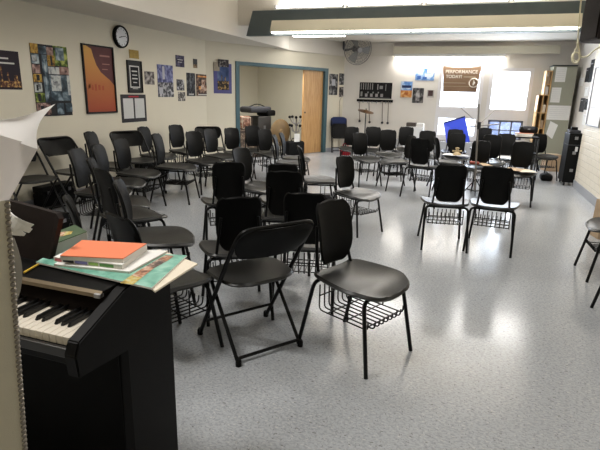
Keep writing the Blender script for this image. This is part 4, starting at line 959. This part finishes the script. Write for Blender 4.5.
# microphone boom stand
c = atz(473.5, 199, 0); S = c
t = thing('microphone_stand', 'tall grey microphone stand with cross booms behind the two rack chairs', 'stand', loc=(S.x, S.y, 0))
smd = mat('stand grey', (.28, .26, .24), .4, metal=.6)
tp = aty(479, 104, S.y)-S
link('pole', tb([(0, 0, .12), (tp.x*.5, 0, .75), (tp.x, 0, tp.z)], r=.012), smd, t)
for a in (math.radians(200), math.radians(320), math.radians(85)): link('leg', tb([(0, 0, .30), (.24*math.cos(a), .24*math.sin(a), .01)], [(0, 0, .12), (.12*math.cos(a), .12*math.sin(a), .15)], r=.008), frame_m, t)
h0, h1 = aty(467, 127, S.y)-S, aty(499, 124, S.y)-S; link('boom', tb([h0, h1], r=.008), smd, t)
g0, g1 = aty(466, 121, S.y-.1)-S, aty(500, 112, S.y+.3)-S
link('boom', tb([aty(479, 125, S.y)-S, aty(497, 108, S.y+.3)-S], r=.0045), smd, t); link('boom', tb([aty(479, 124, S.y)-S, aty(461, 108, S.y-.1)-S], r=.0045), smd, t)
bm = bmesh.new(); lathe(bm, [(0, -.05), (.024, -.05), (.028, 0), (.024, .05), (0, .05)], 12, M=Matrix.Translation(aty(479, 125.5, S.y)-S)); link('clutch', bm, dmetal_m, t, True)
# cart with books and a black bag
t = thing('equipment_cart', 'black equipment cart behind the brown papered chair', 'cart', loc=(.99, 9.62, 0))
for z in (.15, .5, .78): link('shelf', bx((-.2, -.18, z), (.2, .18, z+.025), .004), black_m, t)
for sx in (-1, 1):
    for sy in (-1, 1): link('leg', bx((sx*.19-.012, sy*.17-.012, 0), (sx*.19+.012, sy*.17+.012, .78)), dmetal_m, t)
for k, (m_, lab) in enumerate(((paper_m, 'lower white book on the black cart'), (coral, 'upper reddish book on the black cart'))):
    b = thing('book', lab, 'book', loc=(.94, 9.57, .806+k*.032), rz=.2*k, group='books on the cart'); link('page_block', bx((-.13, -.1, 0), (.13, .1, .026)), pad_side, b); link('cover', bx((-.132, -.102, .0262), (.132, .102, .030)), m_, b)
b = thing('camera_bag', 'black bag on top of the books on the cart', 'bag', loc=(1.01, 9.62, .868)); link('bag_body', bx((-.15, -.09, 0), (.15, .09, .11), .035), black_m, b, True); link('flap', bx((-.10, -.093, .05), (.10, .0, .118), .02), dgrey_m, b, True); link('buckle', bx((-.02, -.096, .06), (.02, -.092, .08)), metal_m, b)
# ================================================================ right side
Yc = 12.1
A_, B_ = aty(554, 66, Yc), aty(578, 66, Yc)
t = thing('tall_cabinet', 'tall grey green cabinet in the back right corner with papers taped on', 'cabinet', loc=(1.6, Yc, 0))
cab_m = mat('sage grey paint', (.33, .33, .255), .55, noise=.05, nscale=5)
xw0, xw1 = A_.x-1.6, min(B_.x, XR2-.01)-1.6
link('cabinet_body', bx((xw0, 0, 0), (xw1, .5, A_.z), .004), cab_m, t); link('door', bx((xw0+.01, -.018, .08), (xw1-.005, -.001, 1.27), .003), cab_m, t); link('door', bx((xw0+.01, -.018, 1.29), (xw1-.005, -.001, A_.z-.02), .003), cab_m, t)
link('top_cap', bx((xw0-.02, -.03, A_.z), (xw1, .5, A_.z+.02)), dgrey_m, t)
WC = Plane((0, Yc-.019, 0), (1, 0, 0), (0, -1, 0))
def wcx(px, py): p = aty(px, py, Yc-.02); return p.x, p.z
def lc(*p): return rect(wcx, *p)
for r, lab, nm in (((555.5, 67, 566, 82), 'white sheet taped highest on the tall cabinet', 'notice_sheet'), ((551, 87.5, 560.5, 102.5), 'white sheet taped below the highest one on the tall cabinet', 'notice_sheet'), ((547, 105.5, 570, 120), 'wide gridded schedule sheet taped across the tall cabinet', 'schedule_sheet')):
    a = lc(*r); a = (a[0], a[1], min(a[2], XR2-.04), a[3])
    poster(nm, lab, WC, a, [paper_m, lgrey_m], [(.1, .15+.14*i, .9, .16+.14*i, 1) for i in range(6)], cat='paper')
a = lc(548, 123, 556, 138)
bm = bmesh.new(); ppts = [wcx(550.5, 121), wcx(558, 125), wcx(552, 139), wcx(546, 134)]; hexa(bm, [WC.P(u, z, .002) for u, z in ppts], [WC.P(u, z, .006) for u, z in ppts]); tag(link('notice_sheet', bm, paper_m), 'tilted white sheet hanging lowest on the tall cabinet', 'paper')
# golden wood pigeonhole shelf on the cabinet's left side
t = thing('pigeonhole_shelf', 'golden wood pigeonhole shelf on the left side of the tall cabinet', 'shelf', loc=(A_.x-.07, Yc+.1, 0))
sx0 = -.15
link('side_panel', bx((sx0, -.15, .5), (sx0+.02, .25, 1.55)), shelf_m, t); link('side_panel', bx((sx0+.09, -.15, .5), (sx0+.11, .25, 2.05)), shelf_m, t); link('side_panel', bx((.045, -.15, .5), (.065, .25, 2.05)), shelf_m, t)
for z, x0 in ((.5, sx0), (.82, sx0), (1.15, sx0), (1.53, sx0), (1.75, sx0+.1), (2.03, sx0+.1)): link('shelf_board', bx((x0, -.14, z), (.06, .25, z+.02)), shelf_m, t)
link('back_board', bx((sx0, .25, .5), (.065, .26, 1.55)), brown_m, t)
for k, z in enumerate((.522, .842, 1.172, 1.552, 1.772)):
    tag(link('paper_stack', bx((A_.x-.10, Yc+.0, z), (A_.x-.04, Yc+.3, z+.16)), [paper_m, kraft_m, paper2_m][k % 3]), ['lowest', 'second lowest', 'middle', 'second highest', 'highest'][k]+' stack of papers in the golden pigeonhole shelf', 'paper', 'papers in the pigeonholes')
# black upright rack case
t = thing('rack_case', 'black upright equipment case against the right wall', 'case', loc=(1.765, 9.68, 0))
link('case_body', bx((-.115, -.24, .06), (.12, .24, .90), .01), black_m, t); link('case_lid', bx((-.118, -.245, .70), (.123, .245, .715)), dgrey_m, t)
for sx in (-.08, .08):
    for sy in (-.2, .2): bm = bmesh.new(); lathe(bm, [(0, -.012), (.03, -.012), (.03, .012), (0, .012)], 12, M=Matrix.Translation((sx, sy, .03)) @ Matrix.Rotation(PI/2, 4, 'Y')); link('caster', bm, dgrey_m, t)
for z in (.25, .55, .8): link('latch', bx((-.03, -.25, z), (.02, -.24, z+.05)), metal_m, t)
link('nameplate', bx((.0, -.246, .60), (.04, -.241, .68)), white_m, t)
t = thing('desk_phone', 'small black device on top of the black upright case', 'device', loc=(1.74, 9.64, .901)); link('device_body', bx((-.09, -.1, 0), (.09, .1, .05), .01), dgrey_m, t); link('device_head', bx((-.05, -.03, .05), (.05, .04, .1), .01), black_m, t)
t = thing('guitar_case_base', 'low black bag at the foot of the black upright case', 'bag', loc=(1.46, 9.95, 0)); link('bag_body', bx((-.1, -.14, 0), (.1, .14, .12), .04), black_m, t, True); link('strap', tb(fillet([(-.06, -.1, .11), (-.02, 0, .16), (.05, .1, .11)], .04), r=.008), dgrey_m, t)
t['label'] = 'low black bag on the floor left of the upright case'; t.name = 'duffel_bag'
t = thing('cardboard_box', 'tan cardboard box on the floor below the tall cabinet', 'box', loc=(1.72, 11.4, 0), rz=.2); link('box_body', bx((-.15, -.13, 0), (.15, .13, .34), .004), brown_m, t); link('flap', bx((-.15, -.135, .34), (.15, -.02, .345)), kraft_m, t); link('flap', bx((-.15, .02, .34), (.15, .135, .345)), kraft_m, t)
t = thing('instrument_stand', 'small black stand beside the tan cardboard box', 'stand', loc=(1.36, 11.2, 0))
for s in (-1, 1): link('leg', tb([(s*.02, -.02, .35), (s*.12, -.1, .01)], r=.012), black_m, t); link('leg', tb([(s*.02, .02, .35), (s*.12, .1, .01)], r=.012), black_m, t)
link('yoke', tb(fillet([(-.1, -.04, .42), (-.03, 0, .35), (.03, 0, .35), (.1, -.04, .42)], .03), r=.014), black_m, t)
# right wall papers
def lr(x0, y0, x1, y1):
    return rect(wr, x0, y0, x1, y1)
wht = mat('board white', (.66, .66, .66), .5)
poster('whiteboard', 'pale board on the near right wall at the frame edge', WRN, (-9.15, 1.08, -8.3, 1.95), [wht, lgrey_m], [(.1, .3, .5, .32, 1), (.1, .5, .6, .52, 1), (.1, .7, .6, .72, 1)], frame=metal_m, fw_=.015, cat='board')
for k, (x0, y0, x1, y1, mi, lab, nm) in enumerate(((579, 78, 584, 86, 0, 'farthest white sheet on the alcove wall', 'notice_sheet'), (586, 68, 589, 82, 1, 'tall dark sheet high on the alcove wall', 'dark_sheet'), (585, 87, 589, 96, 0, 'white sheet mid height on the alcove wall', 'notice_sheet'), (580, 98, 584.5, 112, 2, 'dark grey sheet low on the alcove wall', 'dark_sheet'), (590, 60, 594, 82, 1, 'black hanging strip nearest the high speaker on the alcove wall', 'dark_sheet'), (590.5, 85, 595, 96, 0, 'white sheet near the alcove corner', 'notice_sheet'), (585, 99, 588.5, 110, 1, 'small black sheet on the alcove wall', 'dark_sheet'), (590, 100, 594.5, 118, 3, 'navy sheet near the alcove corner', 'dark_sheet'), (583, 114, 586.5, 125, 0, 'lowest white sheet on the alcove wall', 'notice_sheet'))):
    r_ = lr(x0, y0, x1, y1)
    poster(nm, lab, WR, r_, [[paper_m, black_m, dgrey_m, navy_m][mi], lgrey_m], [(.1, .8, .6, .84, 1)], cat='paper')
# speaker high right
p0, p1 = atz(578, 43.5, 2.16), atz(601, 38, 2.16)
d_ = (p1-p0).normalized(); nrm = V((-d_.y, d_.x, 0))
ang = math.atan2(d_.y, d_.x)
t = thing('wall_speaker', 'large dark brown speaker cabinet hung high at upper right', 'speaker', loc=p0, rz=ang)
sp_m = mat('speaker brown', (.013, .008, .007), .55, spec=.2)
link('cabinet', bx((0, .02, 0), (.5, .36, .85), .008), sp_m, t); link('grille', bx((.02, 0, .02), (.48, .019, .83), .006), mat('speaker grille', (.010, .007, .006), .8, bump=.6, bscale=400, spec=.1), t)
bm = bmesh.new(); tube(bm, [(.25, .36, .5), (.25, .5, .5)], .02, 8); link('wall_bracket', bm, dmetal_m, t)
# cable loop
cy = 7.9
pts = [V((aty(581, 0, cy).x, cy, HC-.005))]+[aty(x, y, cy) for x, y in ((581, 0), (580, 12), (578.5, 28), (577.5, 45), (580, 53), (579, 61), (574, 64), (571.5, 59), (573, 53), (577, 52), (582, 58), (588, 56), (594, 50), (602, 46))]
bm = bmesh.new(); tube(bm, fillet(pts, .08, 4), .010, 6); tag(link('coiled_cable', bm, mat('ivory cable', (.62, .58, .42), .5)), 'ivory cable hanging in a loop below the brown speaker', 'cable')
pts = [aty(x, y, cy-.02) for x, y in ((578, 46), (574.5, 51), (572.5, 57), (575, 62), (579.5, 59), (579, 50), (576.5, 44))]
bm = bmesh.new(); tube(bm, fillet(pts, .06, 4), .008, 6); tag(link('coiled_cable', bm, MATS['ivory cable']), 'second turn of ivory cable coiled in the hanging loop', 'cable')
# items behind the right-edge chair
o, x, y, th = CHP['z1']
t = thing('paper_bag', 'tan paper bag behind the right edge chair', 'bag', loc=(1.56, 5.95, 0), rz=.2)
bm = bmesh.new(); hexa(bm, [(-.13, -.1, 0), (.13, -.1, 0), (.13, .1, 0), (-.13, .1, 0)], [(-.12, -.07, .42), (.14, -.08, .40), (.12, .07, .43), (-.13, .08, .41)]); link('bag_body', bm, kraft_m, t); link('fold', bx((-.12, -.085, .30), (.12, -.075, .40)), brown_m, t)
t = thing('shoe', 'black and white shoe resting on the tan paper bag', 'shoe', loc=(1.58, 5.95, .435), rz=.3)
rows = []; bm = bmesh.new()
tube(bm, [(-.12, 0, .045), (-.06, 0, .05), (0, 0, .045), (.08, 0, .035), (.13, 0, .025)], [.03, .045, .042, .035, .012], 10); link('upper', bm, black_m, t, True); link('sole', bx((-.14, -.04, .0), (.14, .04, .018), .008), paper_m, t)
# ================================================================ world, daylight, render settings
w = bpy.data.worlds.new('sky'); sc.world = w; w.use_nodes = True; bg = w.node_tree.nodes['Background']; bg.inputs[0].default_value = (.86, .92, 1, 1); bg.inputs[1].default_value = 5.0
def area(name, loc, rot, sx, sy, power, col):
    l = bpy.data.lights.new(name, 'AREA'); l.shape = 'RECTANGLE'; l.size = sx; l.size_y = sy; l.energy = power; l.color = col
    o = bpy.data.objects.new(name, l); COL.objects.link(o); o.location = loc; o.rotation_euler = rot; return o
WARM = (1, .97, .93)
for y in (1.0, 4.2):
    for x in (-2.2, .6): area('ceiling_lamp', (x, y, HC-.08), (0, 0, 0), 1.15, .26, {(1.0, -2.2): 56, (1.0, .6): 12, (4.2, -2.2): 26, (4.2, .6): 20}[(y, x)], WARM)
area('beam_lamp', (-1.03, fy-.08, 2.395), (0, 0, 0), 4.6, .14, 50, WARM)
for x_, y_ in ((-1.3, 9.05), (.7, 9.05), (-3.25, 10.6)): area('ceiling_lamp', (x_, y_, HB-.08), (0, 0, 0), 1.1, .16, 20 if x_ > -2 else 5, WARM)  # the two behind the beam are added to brighten the back of the room
lc_ = cw(1.7, .35, 2.34); area('closet_lamp', lc_, (0, 0, math.atan2(DW.y, DW.x)), 1.2, .2, 45, WARM)
area('window_lamp', (-.64, YB-.09, 2.30), (0, 0, 0), 2.4, .08, 18, WARM)
area('uplight_lamp', (-.75, YM-.2, 2.88), (math.radians(150), 0, 0), 4.6, .06, 70, WARM)
for a, b in WINS: area('daylight', ((a+b)/2, YB+.10, 1.6), (math.radians(-90), 0, 0), b-a-.1, .9, 42, (.84, .92, 1))
sc.view_settings.view_transform = 'Standard'; sc.view_settings.look = 'None'; sc.view_settings.gamma = 1; sc.view_settings.exposure = .3
sc.view_settings.use_curve_mapping = False
try:
    sc.cycles.use_denoising = True; sc.cycles.denoiser = 'OPENIMAGEDENOISE'
    sc.cycles.max_bounces = 8; sc.cycles.sample_clamp_indirect = 6
except Exception: pass
